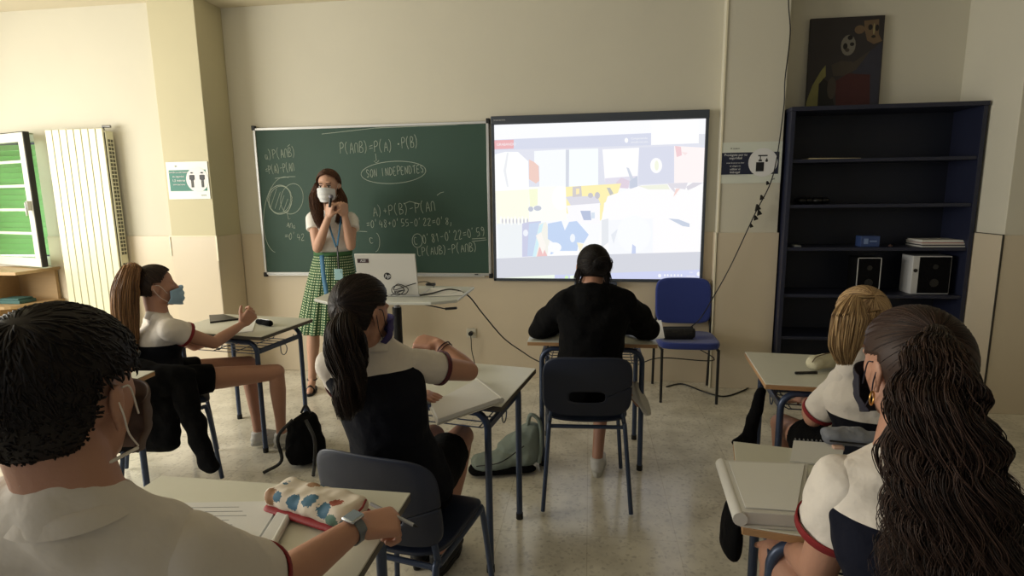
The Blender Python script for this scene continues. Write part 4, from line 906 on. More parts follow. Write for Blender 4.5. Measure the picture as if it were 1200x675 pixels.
bun=P(706,311,2.83); ss=groom(H,H.R.transposed()@(bun-H.c),None,None,1500,1.02)
for _ in range(500):
    a0=RNG.uniform(0,2*PI); r_=RNG.uniform(.018,.036); tl=RNG.normal()*.5; st=[]
    ctr=bun+V((0,-.005,0))+V(RNG.normal(size=3))*.006
    for k in range(14):
        a=a0+k*.35; st.append(ctr+V((r_*math.cos(a),-.012+r_*.5*math.sin(a*.5+tl)*1.0,r_*math.sin(a)*1.0)))
    ss.append(st)
for _ in range(60):
    d=np.array([RNG.choice([-1,1])*RNG.uniform(.5,.9),RNG.uniform(-.8,-.1),RNG.uniform(-.75,-.2)]); d/=np.linalg.norm(d); p=H.scalp(d,1.03); st=[p+V((np.sign(d[0])*.010*k*.4,-.004*k,-.010*k+.002*math.sin(k))) for k in range(6)]; ss.append(st)
MB().hull([sp(bun,.030)]).build('bun_core',HK,A,smooth=80); strands_obj('hair',ss,HK,A,.0020)
H.mask(A,MASKB,LOOP)
# ------------------------------------------------------------------ girl at the middle desk
A=person('girl in polo shirt with long dark ponytail, right arm bent over the middle desk',None)
fc=V((.10,1,0)).normalized(); R0=frame(fc)
neck=P(436,400,1.71); shl=P(390,428,1.64); shr=P(478,427,1.74); pel=V((-.63,1.76,.57)); elr=P(549,435,1.93); wrr=P(514,404,1.99); ell_=V((-.83,1.84,.83)); wl_=V((-.70,2.02,.785))
H=Head(P(424,366,1.66),(.42,.90,-.22),k=.95); mb=MB(); H.skin(mb,neck); torso_prims(mb,pel,neck,shl,shr,R0,-.008); arm(mb,shl,ell_,wl_); arm(mb,shr,elr,wrr)
hand(mb,wrr,P(494,400,2.01)-wrr,(0,.2,-1),-1,1.0,(.9,1.1,1.2,1.2),.5); hand(mb,wl_,(1,.12,-.04),(0,0,-1),1,1.0,(.25,.25,.3,.3),.2,spread=.3)
kR=V((-.53,2.22,.535)); aR=V((-.60,2.06,.10)); kL=V((-.66,2.24,.52)); aL=V((-.70,2.12,.09))
leg(mb,V((-.56,1.80,.55)),kR,aR,aR+V((.03,.14,-.05)),.95); leg(mb,V((-.71,1.80,.55)),kL,aL,aL+V((-.02,.14,-.05)),.95)
remesh(mb,'body',SKIN,A,.0045,3)
for a in(aR,aL): shoe(a,a+V((.03,.2,-.06)),A,mat('black_canvas_shoe',(16,16,18),.7),DARKSOLE)
seam=P(420,440,1.62)
SH=planemat('white_and_navy_polo',WHT,NVY,seam,(0,-.10,1))
mb=MB(); torso_prims(mb,pel+V((0,0,.0)),neck+V((0,0,-.02)),shl,shr,R0,.012); remesh(mb,'polo_shirt',SH,A,.006,4,.018,.09)
for s_,e_,t in((shr,elr,.52),(shl,ell_,.5)):
    mb=MB(); mb.hull([sp(s_,.054),ring(s_.lerp(e_,t),e_-s_,.056)]); remesh(mb,'sleeve',WHITEC,A,.006,3,.012,.07); cuff(s_,e_,t,.056,A,mat('dark_red_cuff',(84,24,36),.7))
collar(neck+V((0,0,-.012)),R0,A,WHITEC,.058)
mb=MB(); mb.hull([sp(pel,(.175,.125,.09)),sp(pel+V((0,0,-.06)),(.17,.13,.05))])
for h_,k_ in((V((-.56,1.80,.55)),kR),(V((-.71,1.80,.55)),kL)): mb.hull([sp(h_,.094),ring(h_.lerp(k_,.62),k_-h_,.082)])
remesh(mb,'shorts',BLACK,A,.007,4,.015,.1)
cap(H,HK,A,1.02,nape=-.8)
tie=P(408,366,1.60); HCG=hairmat('dark_brown_hair',(16,12,11),(50,37,32),.5)
ss=groom(H,H.R.transposed()@(tie-H.c),[P(406,372,1.57),P(404,395,1.53),P(408,430,1.51),P(409,465,1.52),P(406,490,1.53)],[.034,.052,.050,.040,.018],1700,1.03,.012,1.8,nape=-.8,endjit=.25,wcoh=.5)
ss+=groom(H,(-.8,-.3,-.5),[P(392,378,1.60),P(389,400,1.58),P(391,430,1.56)],[.02,.022,.012],220,1.03,.006,2,lambda d:d[0]<-.1,nape=-.8)
strands_obj('hair',ss,HCG,A,.0017)
H.mask(A,mat('purple_mask',(46,36,96),.8),MASKB)
bb=MB()
for dr,r_ in((.0,.0028),(.018,.002)): 
    c=wrr.lerp(elr,.16+dr*4); ax=(elr-wrr).normalized(); a=ax.cross(V((0,0,1))).normalized(); b=ax.cross(a); bb.tube([c+(a*math.cos(q)+b*math.sin(q))*.032 for q in np.linspace(0,2*PI,24)],r_,6)
bb.build('bracelet',mat('red_and_black_cord',(60,24,26),.6),A)
# ------------------------------------------------------------------ girl at far left
A=person('girl with light brown ponytail and pale blue mask, arm stretched over the left desk',None)
fl_=V((.72,.69,0)).normalized(); R0=frame(fl_)
neck=P(185,368,2.76); shr=P(199,386,2.66); shl=P(181,378,2.93); pel=V((-2.36,2.72,.57)); elr=P(251,402,2.86); wrr=P(284,380,3.08); ell_=P(228,405,3.10); wl_=P(258,392,3.22)
H=Head(P(184,336,2.78),(.74,.66,-.03),k=.97); mb=MB(); H.skin(mb,neck); torso_prims(mb,pel,neck,shl,shr,R0,-.01,kw=.95); arm(mb,shr,elr,wrr,.92); arm(mb,shl,ell_,wl_,.92)
hand(mb,wrr,P(297,366,3.12)-wrr,(-.5,.6,.2),1,.95,(.9,1.0,1.1,1.2),.3); hand(mb,wl_,(1,.1,-.1),(0,0,-1),1,.95,(.4,.4,.5,.5),.3)
kR=PZ(324,436,.50); aR=PZ(330,508,.10); kL=PZ(291,426,.52); aL=PZ(303,506,.10); hR=V((-2.29,2.70,.55)); hL=V((-2.42,2.83,.55))
leg(mb,hR,kR,aR,aR+V((.10,.09,-.05)),.88); leg(mb,hL,kL,aL,aL+V((.10,.09,-.05)),.88)
remesh(mb,'body',SKIN,A,.005,3)
for a in(aR,aL): shoe(a,a+V((.13,.12,-.05)),A,k=.95)
seam=P(190,403,2.7)
mb=MB(); torso_prims(mb,pel,neck+V((0,0,-.02)),shl,shr,R0,.012); remesh(mb,'polo_shirt',planemat('white_and_navy_polo',WHT,NVY,seam,(0,0,1)),A,.006,4,.018,.09)
for s_,e_,t in((shr,elr,.36),(shl,ell_,.4)):
    mb=MB(); mb.hull([sp(s_,.062),ring(s_.lerp(e_,t),e_-s_,.064)]); remesh(mb,'sleeve',WHITEC,A,.006,3,.012,.07); cuff(s_,e_,t,.064,A,RED)
collar(neck+V((0,0,-.012)),R0,A,WHITEC,.056)
mb=MB(); mb.hull([sp(pel,(.17,.13,.09),R0),sp(pel+V((0,0,-.06)),(.17,.13,.05),R0)])
for h_,k_ in((hR,kR),(hL,kL)): mb.hull([sp(h_,.094),ring(h_.lerp(k_,.40),k_-h_,.084)])
remesh(mb,'shorts',BLACK,A,.007,4,.015,.1)
HLB=hairmat('light_brown_hair',(74,50,34),(172,130,92)); HDB=hairmat('dark_brown_hair',(24,17,15),(58,42,34))
cap(H,HDB,A,1.02,nape=-.7)
tie=P(163,317,2.74); tl=H.R.transposed()@(tie-H.c)
ss=groom(H,tl,None,None,1300,1.03,nape=-.7); strands_obj('hair',ss,HDB,A,.0020)
n_=H.scalp(np.array(tl)/np.linalg.norm(tl),1.03)
ss=[]
ss=groom(H,tl,[n_,P(153,318,2.66),P(147,342,2.64),P(147,375,2.63),P(152,408,2.62),P(156,424,2.62)],[.02,.044,.062,.06,.042,.018],1300,1.02,.004,1.5,lambda d:d[1]<-.5,endjit=.15); ss=[s_[8:] for s_ in ss]
strands_obj('ponytail',ss,HLB,A,.0022)
MB().tube([n_+H.R@V((.02*math.cos(q),-.012,.02*math.sin(q))) for q in np.linspace(0,2*PI,16)],.006,6).build('hair_tie',BLACK,A)
H.mask(A,SURG)
# ------------------------------------------------------------------ blonde student
A=person('blonde student in white and navy polo seated before the bookcase, seen from behind',None)
YB_=2.08; R0=frame((-.05,1,0))
neck=P(1006,412,YB_); shl=P(993,444,YB_+.02); shr=P(1048,436,YB_+.02); pel=V((1.04,2.08,.56)); ell_=P(953,490,YB_+.15); wl_=V((ell_.x+.06,ell_.y+.23,.66)); elr=V((shr.x+.10,shr.y+.12,.68)); wrr=V((shr.x,shr.y+.33,.76))
H=Head(P(1009,374,YB_+.03),(-.12,.96,-.25),k=.93); mb=MB(); H.skin(mb,neck); torso_prims(mb,pel,neck,shl,shr,R0,-.01,kw=.95); arm(mb,shl,ell_,wl_,.95); arm(mb,shr,elr,wrr,.95)
hand(mb,wl_,(.3,.9,-.1),(0,0,-1),1,.95,(.5,.5,.6,.6),.3); hand(mb,wrr,(-.3,.9,-.1),(0,0,-1),-1,.95,(.5,.5,.6,.6),.3)
kL=PZ(916,497,.50); aL=V((.88,2.42,.10)); kR=V((1.12,2.55,.50)); aR=V((1.14,2.5,.10)); hL=V((.96,2.12,.55)); hR=V((1.12,2.12,.55))
leg(mb,hL,kL,aL,aL+V((0,.13,-.05)),.9); leg(mb,hR,kR,aR,aR+V((0,.13,-.05)),.9)
remesh(mb,'body',SKIN,A,.005,3)
for a in(aR,aL): shoe(a,a+V((0,.2,-.06)),A,k=.95)
mb=MB(); torso_prims(mb,pel,neck+V((0,0,-.02)),shl,shr,R0,.012); remesh(mb,'polo_shirt',planemat('white_and_navy_polo',WHT,NVY,P(1000,484,YB_),(0,0,1)),A,.006,4,.018,.09)
for s_,e_,t in((shl,ell_,.82),(shr,elr,.7)):
    mb=MB(); mb.hull([sp(s_,.053),ring(s_.lerp(e_,t),e_-s_,.058)]); remesh(mb,'sleeve',WHITEC,A,.006,3,.016,.07); cuff(s_,e_,t,.058,A,RED)
collar(neck+V((0,0,-.012)),R0,A,WHITEC,.055)
mb=MB(); mb.hull([sp(pel,(.17,.13,.09),R0),sp(pel+V((0,0,-.06)),(.17,.13,.05),R0)])
for h_,k_ in((hR,kR),(hL,kL)): mb.hull([sp(h_,.094),ring(h_.lerp(k_,.6),k_-h_,.084)])
remesh(mb,'shorts',BLACK,A,.007,4,.015,.1)
HBL=hairmat('blonde_hair',(104,78,50),(196,164,120))
cap(H,HBL,A,1.02,nape=-.8)
ss=groom(H,(-.1,-.85,.55),[P(1003,348,YB_-.075),P(997,372,YB_-.10),P(990,405,YB_-.10),P(990,428,YB_-.10)],[.020,.058,.05,.022],1500,1.03,.003,1.2,nape=-.8,endjit=.15,squash=.5)
ss+=groom(H,(.5,-.8,-.1),[P(1022,365,YB_-.05),P(1028,390,YB_-.07),P(1030,412,YB_-.08)],[.03,.032,.015],500,1.03,.003,1.2,lambda d:d[0]>0,nape=-.8)
strands_obj('hair',ss,HBL,A,.0022); H.mask(A,SURG)
# ------------------------------------------------------------------ girl with curly hair
A=person('girl with very long wavy dark hair and a hoop earring, at lower right',None)
R0=frame((-.12,1,0)); neck=P(1063,525,1.10); shl=P(992,572,1.09); shr=P(1155,585,1.00); pel=V((.70,1.02,.57)); ell_=P(958,668,1.17); wl_=V((ell_.x+.02,ell_.y+.21,.66)); elr=V((shr.x+.10,shr.y+.06,.80)); wrr=V((shr.x+.03,shr.y+.28,.775))
H=Head(P(1068,432,1.14),(-.20,.96,-.16),k=.97); mb=MB(); H.skin(mb,neck); torso_prims(mb,pel,neck,shl,shr,R0,-.008); arm(mb,shl,ell_,wl_); arm(mb,shr,elr,wrr)
hand(mb,wl_,(.2,.9,-.2),(0,0,-1),1,1,(.5,.5,.6,.6),.3); hand(mb,wrr,(-.6,.8,-.02),(0,0,-1),-1,1,(.5,.6,.6,.6),.3)
kL=P(915,655,1.40); kR=V((.80,1.45,.52)); aL=V((.52,1.42,.10)); aR=V((.80,1.45,.10)); hL=V((.61,1.06,.55)); hR=V((.78,1.06,.55))
leg(mb,hL,kL,aL,aL+V((0,.13,-.05))); leg(mb,hR,kR,aR,aR+V((0,.13,-.05)))
remesh(mb,'body',SKIN,A,.0045,3)
for a in(aR,aL): shoe(a,a+V((0,.2,-.06)),A)
mb=MB(); torso_prims(mb,pel,neck+V((0,0,-.02)),shl,shr,R0,.014); remesh(mb,'polo_shirt',planemat('white_and_navy_polo',WHT,(12,15,30),P(1020,606,1.02),(0,0,1)),A,.005,4,.018,.09)
for s_,e_,t in((shl,ell_,.46),(shr,elr,.5)):
    mb=MB(); mb.hull([sp(s_,.064),ring(s_.lerp(e_,t),e_-s_,.066)]); remesh(mb,'sleeve',WHITEC,A,.005,3,.014,.07); cuff(s_,e_,t,.066,A,RED,.014)
collar(neck+V((0,0,-.012)),R0,A,WHITEC,.058,h=.012)
mb=MB(); mb.hull([sp(pel,(.175,.13,.09),R0),sp(pel+V((0,0,-.06)),(.17,.13,.05),R0)])
for h_,k_ in((hR,kR),(hL,kL)): mb.hull([sp(h_,.096),ring(h_.lerp(k_,.6),k_-h_,.086)])
remesh(mb,'shorts',BLACK,A,.007,4,.015,.1)
HC=hairmat('wavy_brown_hair',(14,10,9),(72,53,45),.5)
cap(H,HC,A,1.02,nape=-.6)
tie=P(1092,398,1.05); tl=H.R.transposed()@(tie-H.c)
ss=groom(H,tl,None,None,1600,1.03,nape=-.6); 
n_=H.scalp(np.array(tl)/np.linalg.norm(tl),1.03)
tail=[n_,P(1094,420,1.00),P(1096,470,.95),P(1106,540,.93),P(1116,610,.92),P(1116,670,.92),P(1120,720,.92)]
s2=groom(H,tl,tail,[.02,.040,.056,.066,.078,.088,.08],4200,1.02,.010,6,lambda d:d[1]<-.3,endjit=.16,nt=60,wcoh=.75,scat=.030); ss+=[s_[8:] for s_ in s2]
strands_obj('hair',ss,HC,A,.0011,3)
for _ in range(1):
    st=[P(1050,490,.99),P(1036,510,.99),P(1027,530,.99),P(1036,556,.99),P(1052,566,.99)]
    strands_obj('loose_curl',[catmull([p+V(RNG.normal(size=3))*.0025 for p in st],6) for _ in range(14)],HC,A,.0012)
MB().tube([H.p(-.086,-.006,-.042)+V((.010*math.sin(q)*.6,.010*math.sin(q)*.5,.013*math.cos(q)-.012)) for q in np.linspace(0,2*PI,20)],.0018,6).build('hoop_earring',mat('gold',(190,150,90),.3,metal=1),A)
H.mask(A,MASKB,MASKB)
# ------------------------------------------------------------------ boy in the foreground
A=person('boy in white T-shirt with short black hair and a watch, at lower left',None)
R0=frame((.05,1,0)); neck=P(88,578,.60); shl=V((-.86,.56,1.095)); shr=P(216,650,.66); pel=V((-.76,.56,.57)); elr=PZ(322,688,.815); wrr=PZ(418,618,.815); ell_=V((-1.02,.80,.83)); wl_=V((-.90,1.02,.785))
H=Head(P(77,467,.63),(-.12,.98,-.10),k=.96); mb=MB(); H.skin(mb,neck); 
mb.hull([sp(H.p(0,-.03,-.05),.052),sp(neck+V((0,0,-.03)),.054)])
torso_prims(mb,pel,neck,shl,shr,R0,-.004,kw=1.05); arm(mb,shl,ell_,wl_,1.08); arm(mb,shr,elr,wrr,1.10)
hand(mb,wrr,PZ(468,610,.800)-wrr,(.1,.35,-1),1,1.02,(1.0,1.15,1.25,1.3),.75); hand(mb,wl_,(.7,.7,-.03),(0,0,-1),1,1.0,(.4,.4,.5,.5),.3)
kR=V((-.62,1.02,.54)); kL=V((-.92,1.0,.54)); aR=V((-.6,1.08,.10)); aL=V((-.95,1.05,.10)); hR=V((-.67,.60,.55)); hL=V((-.85,.60,.55))
leg(mb,hR,kR,aR,aR+V((0,.14,-.05)),1.05); leg(mb,hL,kL,aL,aL+V((0,.14,-.05)),1.05)
remesh(mb,'body',SKIN,A,.004,3)
for a in(aR,aL): shoe(a,a+V((0,.2,-.06)),A,k=1.08)
mb=MB(); torso_prims(mb,pel,neck+V((0,-.01,-.012)),shl,shr,R0,.018,kw=1.08); mb.hull([sp(neck+V((0,-.005,-.030)),.068),sp(shr.lerp(neck,.35),.05),sp(shl.lerp(neck,.35),.05)])
remesh(mb,'t_shirt',WHITEC,A,.005,4,.022,.08); collar(neck+V((0,-.004,-.010)),frame((.05,1,.12)),A,WHITEC,.062,'neckband',h=.010)
for s_,e_,t in((shr,elr,.72),(shl,ell_,.6)):
    mb=MB(); mb.hull([sp(s_,.060),ring(s_.lerp(e_,t),e_-s_,.062)]); remesh(mb,'sleeve',WHITEC,A,.005,3,.012,.08); cuff(s_,e_,t,.062,A,RED,.008)
mb=MB(); mb.hull([sp(pel,(.185,.135,.09),R0),sp(pel+V((0,0,-.06)),(.18,.13,.05),R0)])
for h_,k_ in((hR,kR),(hL,kL)): mb.hull([sp(h_,.10),ring(h_.lerp(k_,.7),k_-h_,.088)])
remesh(mb,'shorts',BLACK,A,.007,4,.015,.1)
cap(H,HK,A,1.08,nape=-.86,ear=True)
ss=[]
for _ in range(5200):
    while True:
        d=rdir()
        if hair_ok(d,-.93) and not(d[2]<.10 and d[1]>-.32): break
    crown=np.array([.05,-.55,.83]); t=d-crown*np.dot(d,crown); t/=np.linalg.norm(t)+1e-9; t=t+RNG.normal(size=3)*.25
    L=RNG.uniform(.22,.42) if d[2]>-.3 else RNG.uniform(.12,.22); st=[]; k0=1.05+RNG.uniform(0,.06)
    for i in range(6):
        q=d+t*L*i/5; q=q/np.linalg.norm(q); st.append(H.scalp(q,k0+.015*math.sin(PI*i/5)+ (RNG.uniform(0,.012) if i>3 else 0)))
    ss.append(st)
strands_obj('hair',ss,HK,A,.0019,3)
H.mask(A,mat('brown_mask',(84,64,54),.8),LOOP)
MB().tube(catmull([H.p(.072,.035,-.082),H.p(.066,-.02,-.085),H.p(.05,-.055,-.088),H.p(.0,-.078,-.09)],6),.0024,6).build('neck_strap',LOOP,A)
# smartwatch
ax=(wrr-elr).normalized(); c=wrr-ax*.012; u=V((.05,-.15,1)); u=(u-ax*u.dot(ax)).normalized(); s_=ax.cross(u)
wt=MB(); wr0=.0305
pr=[]; 
for q in np.linspace(0,2*PI,33)[:-1]:
    for h in(-.011,.011):
        for r_ in(wr0,wr0+.003): pr.append((c+ax*h+(u*math.cos(q)*.92+s_*math.sin(q))*r_))
fcs=[]
for i in range(32):
    a=4*i; b=4*((i+1)%32); fcs+= [(a,a+1,b+1,b),(a+1,a+3,b+3,b+1),(a+3,a+2,b+2,b+3),(a+2,a,b,b+2)]
wt.raw(pr,fcs); tw=thing('wristwatch','silver rectangular smartwatch on the wrist of the boy in white','watch'); 
wt.build('watch_strap',mat('grey_strap',(110,116,122),.4,metal=.4),tw,smooth=60)
WM=Matrix.Translation(c+u*.031)@Matrix((s_,ax,u)).transposed().to_4x4()
MB().box((-.017,-.020,-.003),(.017,.020,.006)).build('watch_case',mat('silver_case',(196,204,212),.25,metal=.9),tw,M=WM,bevel=.004); MB().box((-.014,-.017,.0055),(.014,.017,.0068)).build('watch_face',mat('glass_face',(150,165,180),.08),tw,M=WM,bevel=.001)
a=PZ(462,604,.812); b=PZ(490,618,.800); ax2=(b-a).normalized(); pn=thing('pen','grey pen gripped in the hand of the boy, tip pointing right','pen'); MB().tube([a-ax2*.07,b-ax2*.012],.0042,10).build('barrel',mat('pen_grey',(150,152,156),.35),pn); MB().tube([b-ax2*.0122,b],[.0042,.001],10).build('tip',BLACKP,pn)
# ------------------------------------------------------------------ clothing and bags
A=thing('jacket','black jacket draped over the chair back behind the girl with the ponytail, one sleeve trailing','jacket')
def cl(x,y,z): return CHL@V((x,y,z))
mb=MB(); RC=CHL.to_3x3()
def bx(c,r): return sp(cl(*c),r,RC)
mb.hull([bx((-.17,-.25,.80),(.06,.03,.03)),bx((.17,-.25,.80),(.06,.03,.03)),bx((-.19,-.285,.50),(.06,.03,.04)),bx((.19,-.285,.50),(.06,.03,.04))])
mb.hull([bx((-.19,-.285,.50),(.06,.03,.04)),bx((.19,-.285,.50),(.06,.03,.04)),bx((-.15,-.29,.20),(.05,.03,.05)),bx((.10,-.28,.15),(.06,.03,.04))])
mb.hull([bx((-.17,-.25,.81),(.06,.03,.025)),bx((.17,-.25,.81),(.06,.03,.025)),bx((-.16,-.155,.74),(.05,.02,.04)),bx((.17,-.155,.66),(.05,.025,.05))])
a=P(212,440,2.52); b=P(232,505,2.50); c=P(246,556,2.50); c.z=max(c.z,.03)
mb.hull([bx((.19,-.26,.74),(.07,.05,.05)),sp(a,(.075,.05,.05)),bx((.20,-.24,.45),(.06,.05,.05))]); mb.hull([sp(a,(.07,.05,.05)),sp(P(222,478,2.5),(.06,.045,.05))]); mb.hull([sp(P(218,475,2.5),(.055,.04,.05)),sp(b,(.05,.035,.04)),sp(c+V((0,0,.05)),(.055,.03,.035))]); 
mb.hull([sp(P(195,470,2.5),(.06,.05,.05)),sp(P(198,520,2.5),(.065,.04,.04)),bx((.1,-.27,.3),(.08,.03,.05))])
remesh(mb,'jacket_body',BLACK,A,.007,6,.035,.10)
mb=MB(); mb.hull([bx((-.16,-.262,.825),(.05,.035,.018)),bx((.16,-.262,.825),(.05,.035,.018))]); remesh(mb,'jacket_collar',NAVYC,A,.006,3,.012,.06)
# black backpack beside the left desk
A=thing('backpack','small black backpack slumped on the floor right of the left desk','backpack')
c=PZ(360,543,0); mb=MB(); mb.hull([sp((c.x,c.y,.06),(.12,.08,.058)),sp((c.x-.01,c.y+.02,.20),(.105,.07,.07)),sp((c.x,c.y+.03,.27),(.06,.05,.04))]); mb.hull([sp((c.x-.02,c.y-.07,.09),(.075,.03,.06))])
remesh(mb,'bag_body',BLACK,A,.007,5,.03,.09)
for q in(-1,1): MB().tube(catmull([(c.x+.04*q,c.y-.05,.29),(c.x+.11*q,c.y-.10,.20),(c.x+.10*q,c.y-.10,.06),(c.x+.15*q-.03,c.y-.16,.012)],6),.010,8).build('shoulder_strap',BLACKP,A,smooth=60)
MB().tube(catmull([(c.x-.03,c.y+.03,.30),(c.x,c.y+.03,.345),(c.x+.03,c.y+.03,.30)],6),.007,8).build('carry_handle',BLACKP,A,smooth=60)
# grey-green backpack
GG=mat('grey_green_canvas',(132,144,136),.8,bump=.4,bscale=30,var=.15,vscale=10)
A=thing('backpack','grey green backpack with dark base lying on the floor beside the middle desk','backpack')
a=PZ(566,552,0); b=PZ(622,548,0); mb=MB()
mb.hull([sp((a.x,a.y,.05),(.07,.09,.045)),sp((b.x-.04,b.y+.02,.07),(.09,.10,.065))]); mb.hull([sp((b.x-.10,b.y+.02,.11),(.10,.08,.06)),sp((b.x+.0,b.y+.04,.22),(.05,.05,.04)),sp((b.x-.02,b.y+.02,.10),(.08,.08,.06))])
bd=remesh(mb,'bag_body',GG,A,.006,5,.03,.08)
mb=MB(); mb.hull([sp((a.x-.02,a.y-.02,.026),(.06,.085,.02)),sp((b.x-.05,b.y-.06,.026),(.09,.05,.022))]); remesh(mb,'dark_base',BLACK,A,.006,3)
MB().tube(catmull([(b.x-.02,b.y+.02,.24),(b.x-.0,b.y+.02,.31),(b.x+.05,b.y+.02,.27),(b.x+.06,b.y,.14),(b.x+.05,b.y-.04,.05)],7),.012,8).build('shoulder_strap',GG,A,smooth=60)
MB().tube(catmull([(a.x-.02,a.y-.085,.07),(a.x+.12,a.y-.10,.11),(b.x-.03,b.y-.065,.16)],7),.003,6).build('zip',BLACKP,A,smooth=60)
# bags hanging at the right desks
A=thing('jacket','thin black jacket hanging down from the left side of the desk before the bookcase','jacket')
mb=MB(); limb(mb,[(P(892,458,2.52),.020),(P(885,485,2.50),.028),(P(877,512,2.48),.032)]); mb.hull([sp(P(877,512,2.48),.032),sp(P(872,519,2.46),(.05,.03,.02))]); remesh(mb,'hanging_cloth',BLACK,A,.006,4,.02,.07)
A=thing('shoulder_bag','black bag hanging from the left side of the nearest right desk','bag')
mb=MB(); c=P(855,585,1.52); c.z=.60; c.x+=.012; c.z=.635; mb.hull([sp(c,(.020,.07,.06)),sp(c+V((-.006,0,-.05)),(.026,.075,.045))]); remesh(mb,'bag_body',BLACK,A,.006,4,.02,.08)
MB().tube(catmull([c+V((0,-.08,.08)),V((c.x+.05,c.y-.03,.64)),V((c.x+.06,c.y+.03,.64)),c+V((0,.08,.08))],6),.006,8).build('bag_strap',BLACKP,A,smooth=60)
# ------------------------------------------------------------------ things on the desks
def slab_quad(c4,z0,z1,g=None):
    g=g or MB(); g.raw([(p.x,p.y,z0) for p in c4]+[(p.x,p.y,z1) for p in c4],[(3,2,1,0),(4,5,6,7),(0,1,5,4),(1,2,6,5),(2,3,7,6),(3,0,4,7)]); return g
def inset(c4,k): m=sum(c4,V((0,0,0)))/4; return [p.lerp(m,k) for p in c4]
COVER=mat('white_binder_cover',(208,206,200),.45)
def binder(label,px,z,th,name='ring_binder',spine=(0,3),page=PAPER2):
    t=thing(name,label,'binder'); q=[PZ(x,y,z+th) for x,y in px]
    slab_quad(q,z,z+.003).build('back_cover',COVER,t,smooth=0); pg=inset(q,.05); slab_quad(pg,z+.0035,z+th-.001).build('paper_stack',page,t,smooth=0,bevel=.002)
    a,b=q[spine[0]],q[spine[1]]; a=a.copy();b=b.copy(); a.z=b.z=z+th*.52; MB().tube([a,b],th*.48,14).build('spine',COVER,t,smooth=60)
    return t,q
binder('open white binder full of sheets under the hands of the girl at the middle desk',[(503,472),(559,443),(588,466),(512,492)],.746,.022,spine=(1,2))
t_,q=binder('thick closed white binder on the near right desk, its rounded spine to the left',[(846,537),(950,541),(940,606),(868,601)],.746,.036,spine=(0,3),page=COVER)
ins=inset(q,.16); slab_quad(ins,.7825,.7845).build('front_sheet',PAPER,t_,smooth=0)
A=thing('notebook','open notebook with faintly written page on the near left desk','notebook'); q=[PZ(x,y,.757) for x,y in ((212,589),(330,587),(290,650),(150,650))]
slab_quad(q,.746,.757).build('page_block',PAPER2,A,smooth=0)
for k in range(9):
    a=q[0].lerp(q[3],.12+k*.09); b=q[1].lerp(q[2],.12+k*.09); aa=a.lerp(b,.12); bb_=a.lerp(b,.62+.2*((k*7)%3)/3); MB().tube([(aa.x,aa.y,.7573),(bb_.x,bb_.y,.7573)],.0006,4).build('written_line',mat('pencil_grey',(120,120,130),.8),A,smooth=0)
binder('pale narrow binder edge lying between the notebook and the floral pencil case',[(332,587),(345,587),(312,648),(293,648)],.746,.018,name='ring_binder',spine=(1,2))
# floral pencil case
A=thing('floral_pencil_case','white pencil case with coloured flowers and a red base on the near left desk','pencil case')
FL=bpy.data.materials.new('floral_cloth'); FL.use_nodes=True; nt=FL.node_tree; b=nt.nodes['Principled BSDF']; b.inputs['Roughness'].default_value=.75
tc=nt.nodes.new('ShaderNodeTexCoord'); vo=nt.nodes.new('ShaderNodeTexVoronoi'); vo.inputs['Scale'].default_value=19; vo.inputs['Randomness'].default_value=.8; nt.links.new(tc.outputs['Object'],vo.inputs['Vector'])
nz=nt.nodes.new('ShaderNodeTexNoise'); nz.inputs['Scale'].default_value=160; nt.links.new(tc.outputs['Object'],nz.inputs['Vector'])
ad=nt.nodes.new('ShaderNodeMath'); ad.operation='MULTIPLY_ADD'; nt.links.new(nz.outputs[0],ad.inputs[0]); ad.inputs[1].default_value=.35; nt.links.new(vo.outputs['Distance'],ad.inputs[2])
lt=nt.nodes.new('ShaderNodeMath'); lt.operation='LESS_THAN'; nt.links.new(ad.outputs[0],lt.inputs[0]); lt.inputs[1].default_value=.56
sx_=nt.nodes.new('ShaderNodeSeparateColor'); nt.links.new(vo.outputs['Color'],sx_.inputs[0]); cr=nt.nodes.new('ShaderNodeValToRGB'); cr.color_ramp.interpolation='CONSTANT'; nt.links.new(sx_.outputs[0],cr.inputs[0])
e=cr.color_ramp.elements; e[0].color=s2l((56,98,124))+(1,); e[1].position=.3; e[1].color=s2l((150,78,60))+(1,); x=e.new(.6); x.color=s2l((92,124,112))+(1,); x=e.new(.8); x.color=s2l((140,104,72))+(1,)
mx=nt.nodes.new('ShaderNodeMix'); mx.data_type='RGBA'; nt.links.new(lt.outputs[0],mx.inputs[0]); mx.inputs[6].default_value=s2l((214,204,190))+(1,); nt.links.new(cr.outputs[0],mx.inputs[7]); nt.links.new(mx.outputs[2],b.inputs['Base Color'])
a=PZ(332,573,.79); b_=PZ(412,596,.79); d=(b_-a).normalized(); n_=V((-d.y,d.x,0))
mb=MB()
mb.hull([sp(c_+n_*s_*.026+V((0,0,-.008)),.026) for c_ in(a,b_) for s_ in(-1,1)]); remesh(mb,'fabric_body',FL,A,.004,4,.014,.05)
mb=MB(); mb.hull([sp(V((c_.x,c_.y,.757))+n_*s_*.036-d*.0,(.024,.024,.010)) for c_ in(a,b_) for s_ in(-1,1)]); remesh(mb,'red_base',mat('red_piping',(140,24,32),.6),A,.004,2)
zp=[a-n_*.05+V((0,0,.0)),b_-n_*.05+V((0,0,.0))]; MB().tube([b_+d*.02+n_*.03+V((0,0,.012)),b_+d*.035+V((0,0,.012)),b_+d*.03-n_*.03],.003,6).build('zip_pull',mat('red_zip',(120,20,26),.5),A)
